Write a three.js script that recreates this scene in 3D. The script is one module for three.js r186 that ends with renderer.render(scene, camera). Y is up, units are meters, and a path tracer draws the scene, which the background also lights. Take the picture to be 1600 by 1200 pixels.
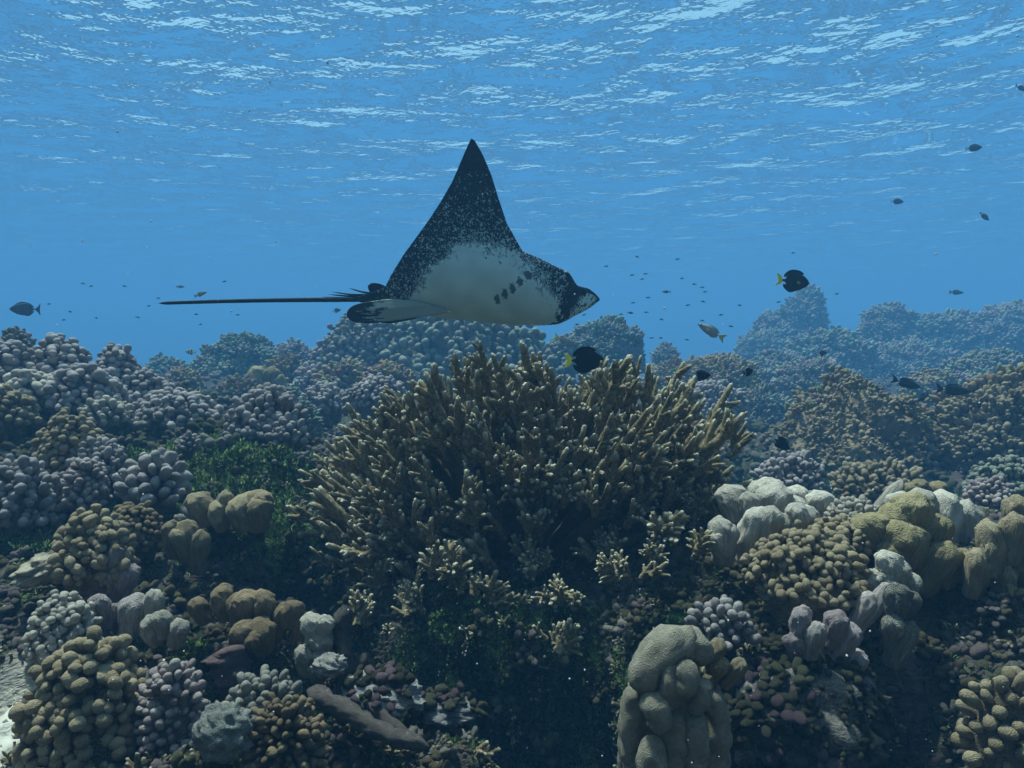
import * as THREE from 'three';
import { mergeGeometries } from 'three/addons/utils/BufferGeometryUtils.js';
import { createNoise2D, createNoise3D, createNoise4D } from 'simplex-noise';

/* ------------------------------------------------------------ camera, sky, sun, water haze */
const scene = new THREE.Scene();
const F = 1039.2, CAM_Y = 1.5, PITCH = -Math.atan(40 / F);
const camera = new THREE.PerspectiveCamera(60, 4 / 3, 0.05, 600);
camera.position.set(0, CAM_Y, 0); camera.rotation.x = PITCH;
const renderer = new THREE.WebGLRenderer();
renderer.toneMapping = THREE.LinearToneMapping; renderer.toneMappingExposure = 1.6;
renderer.shadowMap.enabled = true; renderer.shadowMap.type = THREE.PCFSoftShadowMap;
const SUN = new THREE.Vector3(-0.27, 0.93, -0.24).normalize();
{ const W = 512, H = 256, d = new Float32Array(W * H * 4);
  for (let r = 0; r < H; r++) for (let c = 0; c < W; c++) {
    const up = ((r + .5) / H - .5) * Math.PI, az = ((c + .5) / W - .5) * 2 * Math.PI;
    const x = Math.cos(az) * Math.cos(up), y = Math.sin(up), z = Math.sin(az) * Math.cos(up);
    const cs = x * SUN.x + y * SUN.y + z * SUN.z, g = .76, mie = (1 - g * g) / Math.pow(1 + g * g - 2 * g * cs, 1.5);
    const hz = Math.pow(1 - Math.max(0, y), 2), o = (r * W + c) * 4, k = y > 0 ? 1 : 0.3;
    d[o] = k * (.06 + .50 * hz + .10 * mie); d[o + 1] = k * (.16 + .98 * hz + .14 * mie); d[o + 2] = k * (.25 + 1.05 * hz + .14 * mie); d[o + 3] = 1;
  }
  const t = new THREE.DataTexture(d, W, H, THREE.RGBAFormat, THREE.FloatType); t.mapping = THREE.EquirectangularReflectionMapping; t.magFilter = THREE.LinearFilter; t.needsUpdate = true;
  scene.background = t; scene.environment = t; }
const sun = new THREE.DirectionalLight(new THREE.Color().setRGB(.86, 1, .92), 5); sun.position.copy(SUN).multiplyScalar(50); sun.name = 'sun';
sun.shadow.radius = 9; sun.castShadow = true; sun.shadow.mapSize.set(2048, 2048);
Object.assign(sun.shadow.camera, { left: -25, right: 25, top: 25, bottom: -25, near: 1, far: 120 }); scene.add(sun, sun.target);
scene.fog = new THREE.FogExp2(new THREE.Color().setRGB(0.125, 0.425, 0.90), 0.0325);

/* ------------------------------------------------------------ helpers */
const rng = (seed) => () => { seed = (seed + 0x6d2b79f5) | 0; let t = Math.imul(seed ^ (seed >>> 15), 1 | seed); t = (t + Math.imul(t ^ (t >>> 7), 61 | t)) ^ t; return ((t ^ (t >>> 14)) >>> 0) / 4294967296; };
const n3 = createNoise3D(rng(7)), n2 = createNoise2D(rng(8)), n4 = createNoise4D(rng(9));
const fbm3 = (x, y, z, o = 4) => { let s = 0, a = .5; for (let i = 0; i < o; i++) { s += a * n3(x, y, z); x *= 2.03; y *= 2.03; z *= 2.03; a *= .5; } return s; };
const { clamp, lerp, smoothstep } = THREE.MathUtils, V = (x, y, z) => new THREE.Vector3(x, y, z);
camera.updateMatrixWorld();
const at = (px, py, d) => V((px - 800) / F * d, (600 - py) / F * d, -d).applyEuler(camera.rotation).add(camera.position);   // a picked pixel of the photo, d metres in
const DD = (d) => (d < 3.5 ? d : 3.5 + (d - 3.5) * 1.6);
const project = (p) => { const q = p.clone().applyMatrix4(camera.matrixWorldInverse); return [800 - q.x / q.z * F, 600 + q.y / q.z * F, -q.z]; };
const table = (pts) => (x) => { if (x <= pts[0][0]) return pts[0][1]; for (let i = 1; i < pts.length; i++) if (x <= pts[i][0]) { const [a, b] = pts[i - 1], [c, e] = pts[i]; return b + (e - b) * (x - a) / (c - a); } return pts[pts.length - 1][1]; };
const smoothTable = (pts) => { const f = table(pts); return (x, w = 6) => (f(x - w) + 2 * f(x - w / 2) + 2 * f(x) + 2 * f(x + w / 2) + f(x + w)) / 8; };
const used = new Map();
const numbered = (n) => { const k = used.get(n) ?? 0; used.set(n, k + 1); return k ? `${n}_${String(k).padStart(3, '0')}` : n; };
const lin = (r, g, b) => new THREE.Color().setRGB(r, g, b);
function tag(o, label, category, group) { o.userData.label = label; if (category) o.userData.category = category; if (group) o.userData.group = group; return o; }
function thing(name, label, category, pos, group) { const o = new THREE.Group(); o.name = numbered(name); if (pos) o.position.copy(pos); scene.add(o); return tag(o, label, category, group); }
function part(name, geo, mat, parent) { const m = new THREE.Mesh(geo, mat); m.name = name; m.castShadow = m.receiveShadow = true; parent.add(m); return m; }
const partNo = (parent, name) => { const k = parent.userData_n ??= {}; k[name] = (k[name] ?? -1) + 1; return k[name] ? `${name}_${String(k[name]).padStart(3, '0')}` : name; };
function rotTo(o, dir, spin) { o.quaternion.setFromUnitVectors(V(0, 1, 0), dir).multiply(new THREE.Quaternion().setFromAxisAngle(V(0, 1, 0), spin)); }

/* ------------------------------------------------------------ textures */
function dataTex(n, fn, srgb, m = n) { const px = new Uint8Array(n * m * 4); for (let j = 0; j < m; j++) for (let i = 0; i < n; i++) { const c = fn(i, j); for (let k = 0; k < 3; k++) px[(j * n + i) * 4 + k] = clamp(Math.round((c[k] ?? c[0] ?? c) * 255), 0, 255); px[(j * n + i) * 4 + 3] = 255; }
  const t = new THREE.DataTexture(px, n, m); t.wrapS = t.wrapT = THREE.RepeatWrapping; t.magFilter = THREE.LinearFilter; if (srgb) t.colorSpace = THREE.SRGBColorSpace; t.needsUpdate = true; return t; }
const tileNoise = (u, v, s, seed) => { const a = u * 6.28318, b = v * 6.28318; return n4(Math.cos(a) * s + seed, Math.sin(a) * s, Math.cos(b) * s, Math.sin(b) * s - seed); };
const rnT = rng(99), cells = Array.from({ length: 700 }, () => [rnT(), rnT()]);
const grid = Array.from({ length: 24 * 24 }, () => []); cells.forEach((c) => grid[Math.floor(c[1] * 24) * 24 + Math.floor(c[0] * 24)].push(c));
const polypTex = dataTex(256, (i, j) => { const u = i / 256, v = j / 256; let m = 9; const gi = Math.floor(u * 24), gj = Math.floor(v * 24);
  for (let b = -1; b <= 1; b++) for (let a = -1; a <= 1; a++) for (const c of grid[((gj + b + 24) % 24) * 24 + (gi + a + 24) % 24]) { let dx = Math.abs(c[0] - u), dy = Math.abs(c[1] - v); dx = Math.min(dx, 1 - dx); dy = Math.min(dy, 1 - dy); m = Math.min(m, dx * dx + dy * dy); }
  return [clamp(Math.sqrt(m) * 34, 0, 1) * .75 + .25 * (tileNoise(u, v, 2.5, 3) * .5 + .5)]; });
const mottleTex = dataTex(256, (i, j) => { const u = i / 256, v = j / 256; const f = .5 + .5 * (tileNoise(u, v, .8, 1) * .5 + tileNoise(u, v, 2.6, 5) * .35 + tileNoise(u, v, 7, 9) * .3); const g = tileNoise(u, v, 13, 21), k = clamp(.42 + .62 * f + .22 * g, .12, 1); return [k, k * (.96 + .05 * f), k * (.90 + .12 * f)]; });
const rockTex = dataTex(512, (i, j) => { const u = i / 512, v = j / 512; return [.5 + .25 * tileNoise(u, v, 2, 2) + .2 * tileNoise(u, v, 6, 4) + .16 * tileNoise(u, v, 16, 6)]; });
const rockMottle = dataTex(512, (i, j) => { const u = i / 512, v = j / 512, a = tileNoise(u, v, 3, 12), b = tileNoise(u, v, 9, 14), c = tileNoise(u, v, 20, 15); const k = clamp(.7 + .25 * a + .22 * b + .2 * c, .15, 1); return [k, clamp(k * (.96 + .1 * b), 0, 1), clamp(k * (.95 - .1 * a), 0, 1)]; });

const matCache = new Map();
function coralMat(c, bump = .002, rep = 1, rough = .92) { const key = c.join() + bump + rep; if (!matCache.has(key)) { const b = polypTex.clone(); b.repeat.set(rep * 2, rep * 2); const m = mottleTex.clone(); m.repeat.set(1, 1);
    matCache.set(key, new THREE.MeshPhysicalMaterial({ ior: 1.15,  color: lin(...c), roughness: rough, map: m, bumpMap: b, bumpScale: bump })); } return matCache.get(key); }
const plain = (c, rough = .6) => { const key = 'p' + c.join() + rough; if (!matCache.has(key)) matCache.set(key, new THREE.MeshPhysicalMaterial({ ior: 1.15,  color: lin(...c), roughness: rough })); return matCache.get(key); };

/* ------------------------------------------------------------ the water surface overhead */
{ const r = rng(12345), N = 1536, L = 19, h = new Float32Array(N * N), waves = [];
  for (let i = 0; i < 150; i++) { const short = i < 80, lam = short ? .09 * Math.pow(4.5, r()) : .4 * Math.pow(12, r()), a = Math.PI / 2 + (r() + r() + r() - 1.5) * 1.5 + 0.15; const kx = Math.round(L / lam * Math.cos(a)), kz = Math.round(L / lam * Math.sin(a)); const k = 2 * Math.PI * Math.hypot(kx, kz) / L; waves.push([kx, kz, r() * 6.283, (short ? .045 : .060) / k]); }
  const tab = new Float32Array(N); for (let i = 0; i < N; i++) tab[i] = Math.sin(2 * Math.PI * i / N);
  for (const [a, b, p, m] of waves) { const ph = Math.round(p / 6.2832 * N); for (let j = 0; j < N; j++) { const bj = b * j + ph; for (let i = 0; i < N; i++) h[j * N + i] += m * tab[(((a * i + bj) % N) + N) % N]; } }
  let lo = 1e9, hi = -1e9; for (const v of h) { lo = Math.min(lo, v); hi = Math.max(hi, v); }
  const px = new Float32Array(N * N * 4); for (let i = 0; i < N * N; i++) { px[i * 4] = px[i * 4 + 1] = px[i * 4 + 2] = (h[i] - lo) / (hi - lo); px[i * 4 + 3] = 1; }
  const t = new THREE.DataTexture(px, N, N, THREE.RGBAFormat, THREE.FloatType); t.wrapS = t.wrapT = THREE.RepeatWrapping; t.magFilter = THREE.LinearFilter; t.needsUpdate = true;
  const m = new THREE.MeshPhysicalMaterial({ color: 0xffffff, transmission: 1, thickness: 0, roughness: 0, bumpMap: t, bumpScale: hi - lo, side: THREE.DoubleSide }); m.ior = 1 / 1.333;   // seen from the water side
  const g = new THREE.PlaneGeometry(440, 440, 300, 300); g.rotateX(-Math.PI / 2); const uv = g.attributes.uv, p = g.attributes.position;
  for (let i = 0; i < p.count; i++) { const x = p.getX(i), z = p.getZ(i); uv.setXY(i, (x + .12 * z) / L, (z - .12 * x) / L); p.setY(i, .12 * n2(x * .12, z * .2)); }
  g.computeVertexNormals();
  const o = new THREE.Mesh(g, m); o.name = 'water_surface'; o.userData.kind = 'structure'; o.position.y = CAM_Y + 9; scene.add(o); }

/* ------------------------------------------------------------ the reef floor: a height field through picked points */
const ANCH = [   // [px, py, depth] on the rock, or [px, py, depth, height] for a hollow
  [-200, 1200, 1.3], [0, 1190, 1.25, .72], [10, 1120, 1.4, .72], [130, 1135, 1.36], [200, 1125, 1.38], [110, 990, 1.62], [40, 1010, 1.7, .78], [180, 905, 1.85], [60, 905, 1.9], [30, 800, 2.35], [90, 830, 2.2], [-60, 820, 2.3], [20, 880, 2.05], [-150, 900, 2], [60, 760, 2.35], [110, 715, 2.65], [20, 690, 2.9], [-200, 650, 3],
  [270, 985, 1.6], [215, 850, 2.05], [330, 1130, 1.32], [270, 1110, 1.4], [390, 985, 1.68], [410, 1110, 1.42], [445, 1165, 1.3], [500, 1070, 1.52], [350, 1060, 1.5, .66], [300, 865, 2.05], [130, 890, 1.9], [230, 1020, 1.55],
  [450, 850, 2.05, .42], [520, 870, 2.0, .4], [400, 870, 1.98, .5], [560, 930, 1.8, .4], [480, 900, 1.85, .45], [360, 880, 2.0, .55],
  [370, 800, 2.25], [310, 790, 2.35], [250, 780, 2.45], [180, 735, 2.6], [390, 690, 2.8], [330, 675, 2.95], [300, 700, 2.85], [360, 740, 2.6], [420, 690, 3.0], [280, 720, 2.75], [200, 680, 3.0], [300, 655, 3.3], [180, 645, 3.3], [440, 700, 3.1], [400, 770, 2.5], [440, 780, 2.4],
  [50, 615, 3.35], [120, 600, 3.6], [220, 630, 3.7], [-120, 560, 3.8], [60, 565, 4.0], [180, 585, 4.1], [20, 575, 3.6], [-50, 640, 3.2],
  [500, 690, 3.8, .75], [520, 660, 4.2, .8], [470, 665, 4.2], [330, 640, 4.8], [250, 605, 5.8], [400, 630, 5.6], [330, 570, 7.2], [450, 580, 7.5], [250, 585, 8], [120, 580, 9], [560, 625, 5.2], [560, 590, 6.6], [700, 590, 6.9], [850, 590, 6.8], [940, 585, 7.2], [1020, 580, 8, .9], [640, 620, 5.2],
  [600, 1110, 1.5, .62], [700, 1130, 1.55, .58], [640, 1180, 1.35, .45], [560, 1160, 1.3, .5], [800, 1200, 1.3, .25], [900, 1200, 1.3, .25], [720, 1200, 1.2, .3], [640, 940, 1.95], [760, 930, 1.9], [850, 920, 1.95], [950, 930, 1.95], [1030, 890, 2.0], [700, 880, 2.1], [830, 850, 2.3], [800, 800, 2.5], [680, 800, 2.55], [950, 800, 2.45], [1060, 800, 2.3], [600, 860, 2.3], [560, 800, 2.6], [820, 740, 2.9], [620, 740, 2.9, .9], [1000, 740, 2.9], [820, 720, 3.6, .8], [1000, 720, 3.6, .7],
  [650, 1080, 1.72, .5], [760, 1100, 1.68, .35], [860, 1100, 1.68, .35], [960, 1090, 1.66, .35], [1020, 1000, 1.68], [980, 960, 1.85],
  [1060, 1200, 1.1, .2], [960, 1200, 1.0, .2], [1150, 1200, 1.15, .25], [1130, 1000, 1.55], [1060, 930, 1.75], [1130, 900, 1.8], [1150, 850, 1.95], [1200, 830, 2.0], [1300, 810, 2.05], [1240, 920, 1.72], [1330, 920, 1.7], [1290, 1020, 1.5], [1230, 1150, 1.36, .4], [1320, 1180, 1.3, .3], [1430, 1190, 1.25, .3], [1560, 1190, 1.25, .4], [1420, 1000, 1.55], [1520, 1000, 1.55, .78], [1400, 900, 1.72], [1500, 890, 1.72], [1590, 900, 1.68], [1750, 900, 1.7], [1420, 820, 2.0], [1520, 830, 2.0], [1600, 820, 2.05], [1700, 1150, 1.3, .4], [1540, 1120, 1.36], [1460, 1130, 1.4, .45],
  [1200, 790, 2.5, .5], [1300, 790, 2.5, .45], [1400, 790, 2.55, .45], [1250, 780, 3.1, .42], [1400, 780, 3.2, .42], [1150, 760, 3.2, .45], [1490, 780, 2.9, .5], [1330, 770, 3.6, .45], [1450, 770, 3.7, .5], [1570, 790, 3.0], [1650, 760, 3], [1130, 720, 4.0, .6], [1350, 720, 4.4, .7], [1250, 700, 4.6, .8], [1450, 700, 4.6, .8], [1550, 690, 4.6, .95], [1680, 690, 4.6, 1], [1800, 660, 5],
  [1350, 660, 6.4, .6], [1200, 640, 6.5, .6], [1500, 640, 7, .7], [1100, 600, 7, .8], [1180, 610, 9, .8], [1300, 610, 9.5, 1], [1450, 610, 10, 1], [1600, 600, 10, 1.1], [1200, 590, 13, 1.2], [1300, 590, 12.5, 1.2], [1450, 580, 12.5, 1.3], [1600, 570, 12.5, 1.4], [1800, 560, 13, 1.5], [1100, 585, 14], [1450, 580, 17, 1.2], [1000, 575, 14], [600, 580, 12], [200, 580, 14], [-200, 570, 10], [900, 570, 22], [1300, 570, 24], [300, 570, 24], [1700, 570, 24], [700, 1300, .9, .2], [300, 1300, .95, .4], [1200, 1300, .9, .2], [800, 1800, .4, .2]
].map(([px, py, d0, h]) => { const d = DD(d0), p = at(px, py, d); return [p.x, h ?? p.y - .02 * d, p.z, .12 + .075 * d]; });
function baseHeight(x, z) {
  const rr = Math.hypot(x, z), q0 = clamp(rr * .05, .05, .4); x += q0 * fbm3(x * 2.2 / (q0 * 12), 11, z * 2.2 / (q0 * 12), 3); z += q0 * fbm3(x * 2.2 / (q0 * 12), 17, z * 2.2 / (q0 * 12), 3);
  let s = 0, w = 0; for (const a of ANCH) { const q = ((x - a[0]) ** 2 + (z - a[2]) ** 2) / (a[3] * a[3]); const k = 1 / (.12 + q) ** 3.6; s += k * a[1]; w += k; }
  const far = smoothstep(rr, 22, 45), k0 = 1e-9, back = smoothstep(z + .15 * Math.abs(x), .7, 3.2) * (1 - smoothstep(rr, 9, 18)); return lerp((s + k0 * .9) / (w + k0), .4 + .8 * n2(x * .05, z * .05), far) + back * (3.4 + .8 * n2(x * .6, z * .6)); }
const ground = (x, z) => { const r = Math.hypot(x, z), s = clamp(r * .45, .5, 3); return baseHeight(x, z) + .05 * s * fbm3(x * 5 / s, 0, z * 5 / s, 4) + .03 * Math.abs(n3(x * 9, 2, z * 9)); };
const SAND = at(0, 1160, 1.3);
const sandAt = (x, z) => smoothstep(.24 - Math.hypot((x - SAND.x) * 1.0, (z - SAND.z) * .8), -.03, .05);
// where green turf grows: pixel-picked centres and radii in metres
const TURF = [[330, 700, 2.75, .5], [210, 690, 2.85, .42], [400, 740, 2.6, .4], [150, 770, 2.35, .3], [420, 690, 3.0, .3], [280, 800, 2.35, .25], [100, 790, 2.25, .3], [40, 830, 2.25, .3], [1200, 740, 3.4, .5], [1350, 760, 3.3, .5], [1250, 720, 4, .6], [1420, 740, 3.6, .5], [210, 720, 2.6, .3], [300, 1000, 1.5, .12], [740, 950, 1.8, .3], [850, 960, 1.7, .3], [960, 1050, 1.5, .25], [900, 1120, 1.4, .25], [680, 700, 2.7, .2], [1110, 750, 2.4, .15], [1530, 760, 2.8, .25], [1180, 1020, 1.4, .14], [460, 1040, 1.45, .1], [430, 1130, 1.25, .1], [230, 930, 1.65, .1], [410, 780, 2.2, .12], [1250, 770, 3, .4], [500, 760, 2.4, .2], [1060, 900, 1.65, .15], [620, 1180, 1.3, .2]].map(([a, b, d, r]) => { const p = at(a, b, DD(d)); return [p.x, p.z, r]; });
const turfAt = (x, z) => { let m = 0; for (const [a, b, r] of TURF) m = Math.max(m, 1 - Math.hypot(x - a, z - b) / r); return smoothstep(m + .28 * n3(x * 7, 4, z * 7), .1, .4); };
const floor = {};
{ const A = [], R = [], pos = [], col = [], uv = [], idx = [];
  for (let a = -52; a < 52; a += .3) A.push(a); for (let a = 52; a < 308; a += 4) A.push(a);
  for (let r = .28; r < 138; r *= r > .9 && r < 3 ? 1.009 : 1.0165) R.push(r);
  for (const r of R) for (const a of A) { const t = a * Math.PI / 180, x = r * Math.sin(t), z = -r * Math.cos(t), y = ground(x, z), w3 = .05 * clamp(r * .5, .5, 4), f3 = 5 / clamp(r * .5, .6, 4), ox = w3 * fbm3(x * f3, y * f3 + 31, z * f3, 3), oz = w3 * fbm3(x * f3 + 40, y * f3, z * f3, 3);
    pos.push(x + ox, y, z + oz); uv.push(x / .6 + y * .35, (z - y) / .6);
    const k = fbm3(x * 2.2, y * 2, z * 2.2, 3), k2 = fbm3(x * 9, y * 9 + 5, z * 9, 3), sa = sandAt(x, z), tu = turfAt(x, z);
    let c = [.075 + .03 * k, .072 + .03 * k, .06 + .02 * k];
    const pink = smoothstep(k2 + .3 * k, .12, .4); c = [lerp(c[0], .15, pink), lerp(c[1], .115, pink), lerp(c[2], .12, pink)];
    const ol = smoothstep(k2 - .2 * k, .02, .3) * (1 - pink); c = [lerp(c[0], .10, ol * .7), lerp(c[1], .11, ol * .7), lerp(c[2], .05, ol * .7)];
    c = [lerp(c[0], .13, tu), lerp(c[1], .21, tu), lerp(c[2], .07, tu)];
    c = [lerp(c[0], .42, sa), lerp(c[1], .41, sa), lerp(c[2], .35, sa)]; col.push(...c); }
  const n = A.length; for (let j = 0; j + 1 < R.length; j++) for (let i = 0; i < n; i++) { const a = j * n + i, b = j * n + (i + 1) % n, c = a + n, d = b + n; idx.push(a, b, c, b, d, c); }
  const cIdx = pos.length / 3; pos.push(0, ground(0, .01), 0); uv.push(0, 0); col.push(.12, .11, .1); for (let i = 0; i < n; i++) idx.push(cIdx, (i + 1) % n, i);
  const g = new THREE.BufferGeometry(); g.setAttribute('position', new THREE.Float32BufferAttribute(pos, 3)); g.setAttribute('color', new THREE.Float32BufferAttribute(col, 3)); g.setAttribute('uv', new THREE.Float32BufferAttribute(uv, 2)); g.setIndex(idx); g.computeVertexNormals();
  floor.geo = g; floor.n = n; floor.front = Math.round(104 / .3);
  const o = new THREE.Mesh(g, new THREE.MeshPhysicalMaterial({ ior: 1.15,  vertexColors: true, roughness: .95, map: rockMottle, bumpMap: rockTex, bumpScale: .012 })); o.name = 'seabed'; o.receiveShadow = o.castShadow = true; o.userData.kind = 'structure'; o.userData.label = 'uneven reef rock with patches of algae and sand'; scene.add(o); }

/* ------------------------------------------------------------ shared coral shapes */
function knobShape(seed, segs, rings, o = {}) {          // a rounded club, foot at y = 0, top at y = 1, widest radius about .5
  const { foot = .55, wide = .62, rough = .12, bend = .12, freq = 2.2, flat = 1 } = o, r = rng(seed), g = new THREE.SphereGeometry(1, segs, rings), p = g.attributes.position, bx = (r() - .5) * 2 * bend, bz = (r() - .5) * 2 * bend, sq = 1 + (r() - .5) * .35;
  for (let i = 0; i < p.count; i++) { let x = p.getX(i), y = p.getY(i), z = p.getZ(i); const t = (y + 1) / 2, side = Math.hypot(x, z) || 1e-6;
    let rad = t < wide ? lerp(foot, 1, smoothstep(t, 0, wide)) * Math.min(1, t * 12) : Math.sqrt(Math.max(0, 1 - ((t - wide) / (1 - wide)) ** 2.5)); rad *= .5;
    const nn = 1 + rough * 1.3 * n3(x / side * rad * 2 * freq + seed, t * freq, z / side * rad * 2 * freq - seed) + rough * .3 * n3(x / side * rad * 9 + seed, t * 6, z / side * rad * 9);
    p.setXYZ(i, x / side * rad * nn * sq + bx * t * t, t * (1 + rough * .25 * n3(x / side * rad * 2, seed, z / side * rad * 2)), z / side * rad * nn * flat / sq + bz * t * t); }
  g.computeVertexNormals(); const nn = g.attributes.normal, W = segs + 1; for (let j = 0; j <= rings; j++) { const a = j * W, b = a + segs, v = V(nn.getX(a) + nn.getX(b), nn.getY(a) + nn.getY(b), nn.getZ(a) + nn.getZ(b)).normalize(); nn.setXYZ(a, v.x, v.y, v.z); nn.setXYZ(b, v.x, v.y, v.z); } const uv = g.attributes.uv; for (let i = 0; i < p.count; i++) { const x = p.getX(i), z = p.getZ(i), q = Math.hypot(x, z) || 1e-6, l = q + 1 - p.getY(i), w = l < .6 ? l : .6 + .45 * (l - .6); uv.setXY(i, x / q * w + seed * .37, z / q * w + seed * .61); } return g; }
const KNOB = [0, 1, 2, 3, 4].map((i) => knobShape(20 + i, 16, 12, { rough: .07 })), BALL = [0, 1, 2, 3].map((i) => knobShape(40 + i, 16, 12, { foot: .7, wide: .58, rough: .08 })), FINGER = [0, 1, 2, 3].map((i) => knobShape(60 + i, 12, 12, { foot: .8, wide: .75, rough: .1, bend: .2 }));
const LOBE = [0, 1, 2, 3, 4, 5].map((i) => knobShape(80 + i, 30, 22, { foot: .8, wide: .70, rough: .15, bend: .22, freq: 1.9 })), TINY = [0, 1, 2].map((i) => knobShape(100 + i, 8, 6, { rough: .2 }));
function cluster(seed, n, set, spread) { const r = rng(seed), gs = []; for (let i = 0; i < n; i++) { const g = set[Math.floor(r() * set.length)].clone(), a = r() * 6.283, e = Math.sqrt(r()) * spread, d = V(Math.cos(a) * e, 1, Math.sin(a) * e).normalize(), s = .4 + .5 * r(); const m = new THREE.Matrix4().compose(V(Math.cos(a) * e * .5, -.1, Math.sin(a) * e * .5), new THREE.Quaternion().setFromUnitVectors(V(0, 1, 0), d), V(s, s * (1 + r()), s)); g.applyMatrix4(m); gs.push(g); } return mergeGeometries(gs); }
const CLUMP = [0, 1, 2, 3, 4].map((i) => cluster(200 + i, 6, TINY, 1.1));
const hullCache = new Map(), bumpy = (x, y, z, seed) => 1 + .36 * fbm3(x * 1.7 + seed * 3, y * 1.7, z * 1.7, 3);
function hull(seed) { if (!hullCache.has(seed)) { const g = new THREE.SphereGeometry(1, 40, 26), p = g.attributes.position; for (let i = 0; i < p.count; i++) { const x = p.getX(i), y = p.getY(i), z = p.getZ(i), k = bumpy(x, y, z, seed) + .06 * n3(x * 6, y * 6, z * 6 + seed); p.setXYZ(i, x * k, y * k, z * k); } g.computeVertexNormals(); hullCache.set(seed, g); } return hullCache.get(seed); }

const PAL = { brown: [[.20, .155, .095], [.24, .185, .115], [.17, .13, .08]], tan: [[.29, .24, .155], [.33, .28, .185], [.25, .205, .13]], lilac: [[.32, .295, .29], [.39, .36, .345], [.26, .235, .235]], pale: [[.44, .41, .35], [.50, .47, .40], [.38, .355, .30]], grey: [[.26, .25, .215], [.31, .30, .255], [.22, .215, .185]], pink: [[.36, .305, .30], [.30, .245, .245], [.42, .375, .355]], olive: [[.26, .225, .125], [.30, .26, .15], [.22, .19, .105]], teal: [[.22, .245, .20], [.26, .285, .235], [.19, .205, .17]] };
for (const k in PAL) PAL[k] = PAL[k].map((c) => c.map((x) => x * 1.22));
const WHERE = [];
// a coral head: a rock-like body set with knobs. px, py: middle of its top and foot in the photo; w, h: its size there; k: size of a knob there (all in photo pixels, turned to metres at depth d)
function head(label, px, py, d, w, h, k, pal, o = {}) {
  d = DD(d); const u = d / F, { set = KNOB, len = 1.6, up = .45, name = 'knob', cover = 1, low = 1.75, seed = Math.round(px * 7 + py), deep = .9, body = .74, group, baseC, jitter = .3 } = o, r = rng(seed);
  const c = at(px, py + h * .5, d), rx = w / 2 * u, ry = h * u, rz = rx * deep, t = thing('coral_head', label, 'coral', c, group), cols = PAL[pal];
  const b = part('base', hull(seed % 5), coralMat(baseC ?? cols[2], .006, 3), t); b.scale.set(rx * body, ry * body, rz * body);
  const kd = k * u * (k >= 9 ? .76 : 1), area = 2 * Math.PI * Math.pow((Math.pow(rx * ry, 1.6) + Math.pow(rx * rz, 1.6) + Math.pow(ry * rz, 1.6)) / 3, 1 / 1.6) * (low / 1.57), n = Math.min(Math.round(area / (kd * kd * .8) * cover), k >= 9 ? 900 : 1400), each = k >= 9;
  const items = []; for (let i = 0; i < n; i++) { const cosT = 1 - (i + .5) / n * (1 - Math.cos(low)), sinT = Math.sqrt(1 - cosT * cosT), ph = i * 2.39996 + (r() - .5) * jitter;
    const dir = V(sinT * Math.cos(ph), cosT, sinT * Math.sin(ph)), q = bumpy(dir.x, dir.y, dir.z, seed % 5);
    const pos = V(dir.x * rx, dir.y * ry, dir.z * rz).multiplyScalar(q * .84 + (r() - .5) * .05), nor = V(dir.x / rx, dir.y / ry, dir.z / rz).normalize().add(V(0, up, 0)).add(V(r() - .5, r() - .5, r() - .5).multiplyScalar(jitter)).normalize(), s = kd * (.72 + .5 * r());
    pos.addScaledVector(nor, -s * .35); items.push([pos, nor, s, s * len * (.75 + .55 * r()), r() * 6.28, Math.floor(r() * set.length), Math.floor(r() * 3)]); }
  const eye = camera.position.clone().sub(c); if (each) items.sort((a, b) => a[0].distanceTo(eye) - b[0].distanceTo(eye));
  if (each) items.splice(0, 300).forEach(([pos, nor, s, l, sp, v, ci]) => { const m = part(partNo(t, name), set[v], coralMat(cols[ci], o.bump ?? .0016, o.rep ?? .25), t); m.position.copy(pos); rotTo(m, nor, sp); m.scale.set(s, l, s); });
  if (items.length > 8) { const im = new THREE.InstancedMesh(each ? set[0] : o.far ?? TINY[seed % 3], coralMat([1, 1, 1], .001, 1), items.length), q = new THREE.Object3D(); im.name = name + '_cover'; im.userData.kind = 'stuff'; im.castShadow = im.receiveShadow = true;
    items.forEach(([pos, nor, s, l, sp, v, ci], i) => { q.position.copy(pos); rotTo(q, nor, sp); q.scale.set(s, l, s); q.updateMatrix(); im.setMatrixAt(i, q.matrix); im.setColorAt(i, lin(...cols[ci].map((x) => x * (.8 + .4 * r())))); }); t.add(im); }
  WHERE.push([c.x, c.z, Math.max(rx, rz) * .8]); return t; }
// a coral of separate smooth lobes: each [px, py, width px, height px, lean x, lean z, depth offset], py at its top
function lobes(label, d, pal, list, o = {}) {
  d = DD(d);
  const t = thing(o.kind ?? 'lobed_coral', label, 'coral', at(list[0][0], list[0][1] + list[0][3], d), o.group), cols = PAL[pal], r = rng(Math.round(list[0][0] + list[0][1] * 3));
  list.forEach(([px, py, w, h, lx = 0, lz = 0, dz = 0], i) => { const dd = d + dz, u = dd / F, dir = V(lx, 1, lz).normalize(), top = at(px, py, dd), L = h * u * 1.25 + .02, foot = top.clone().addScaledVector(dir, -L), m = part(partNo(t, o.part ?? 'lobe'), (o.set ?? LOBE)[(i + (o.off ?? 0)) % (o.set ?? LOBE).length], coralMat(cols[Math.floor(r() * 3)], o.bump ?? .0022, o.rep ?? .5), t);
    m.position.copy(foot).sub(t.position); rotTo(m, dir, r() * 6.28); m.scale.set(w * u * .9, L, w * u * .86); });
  WHERE.push([t.position.x, t.position.z, .06]); return t; }

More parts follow.
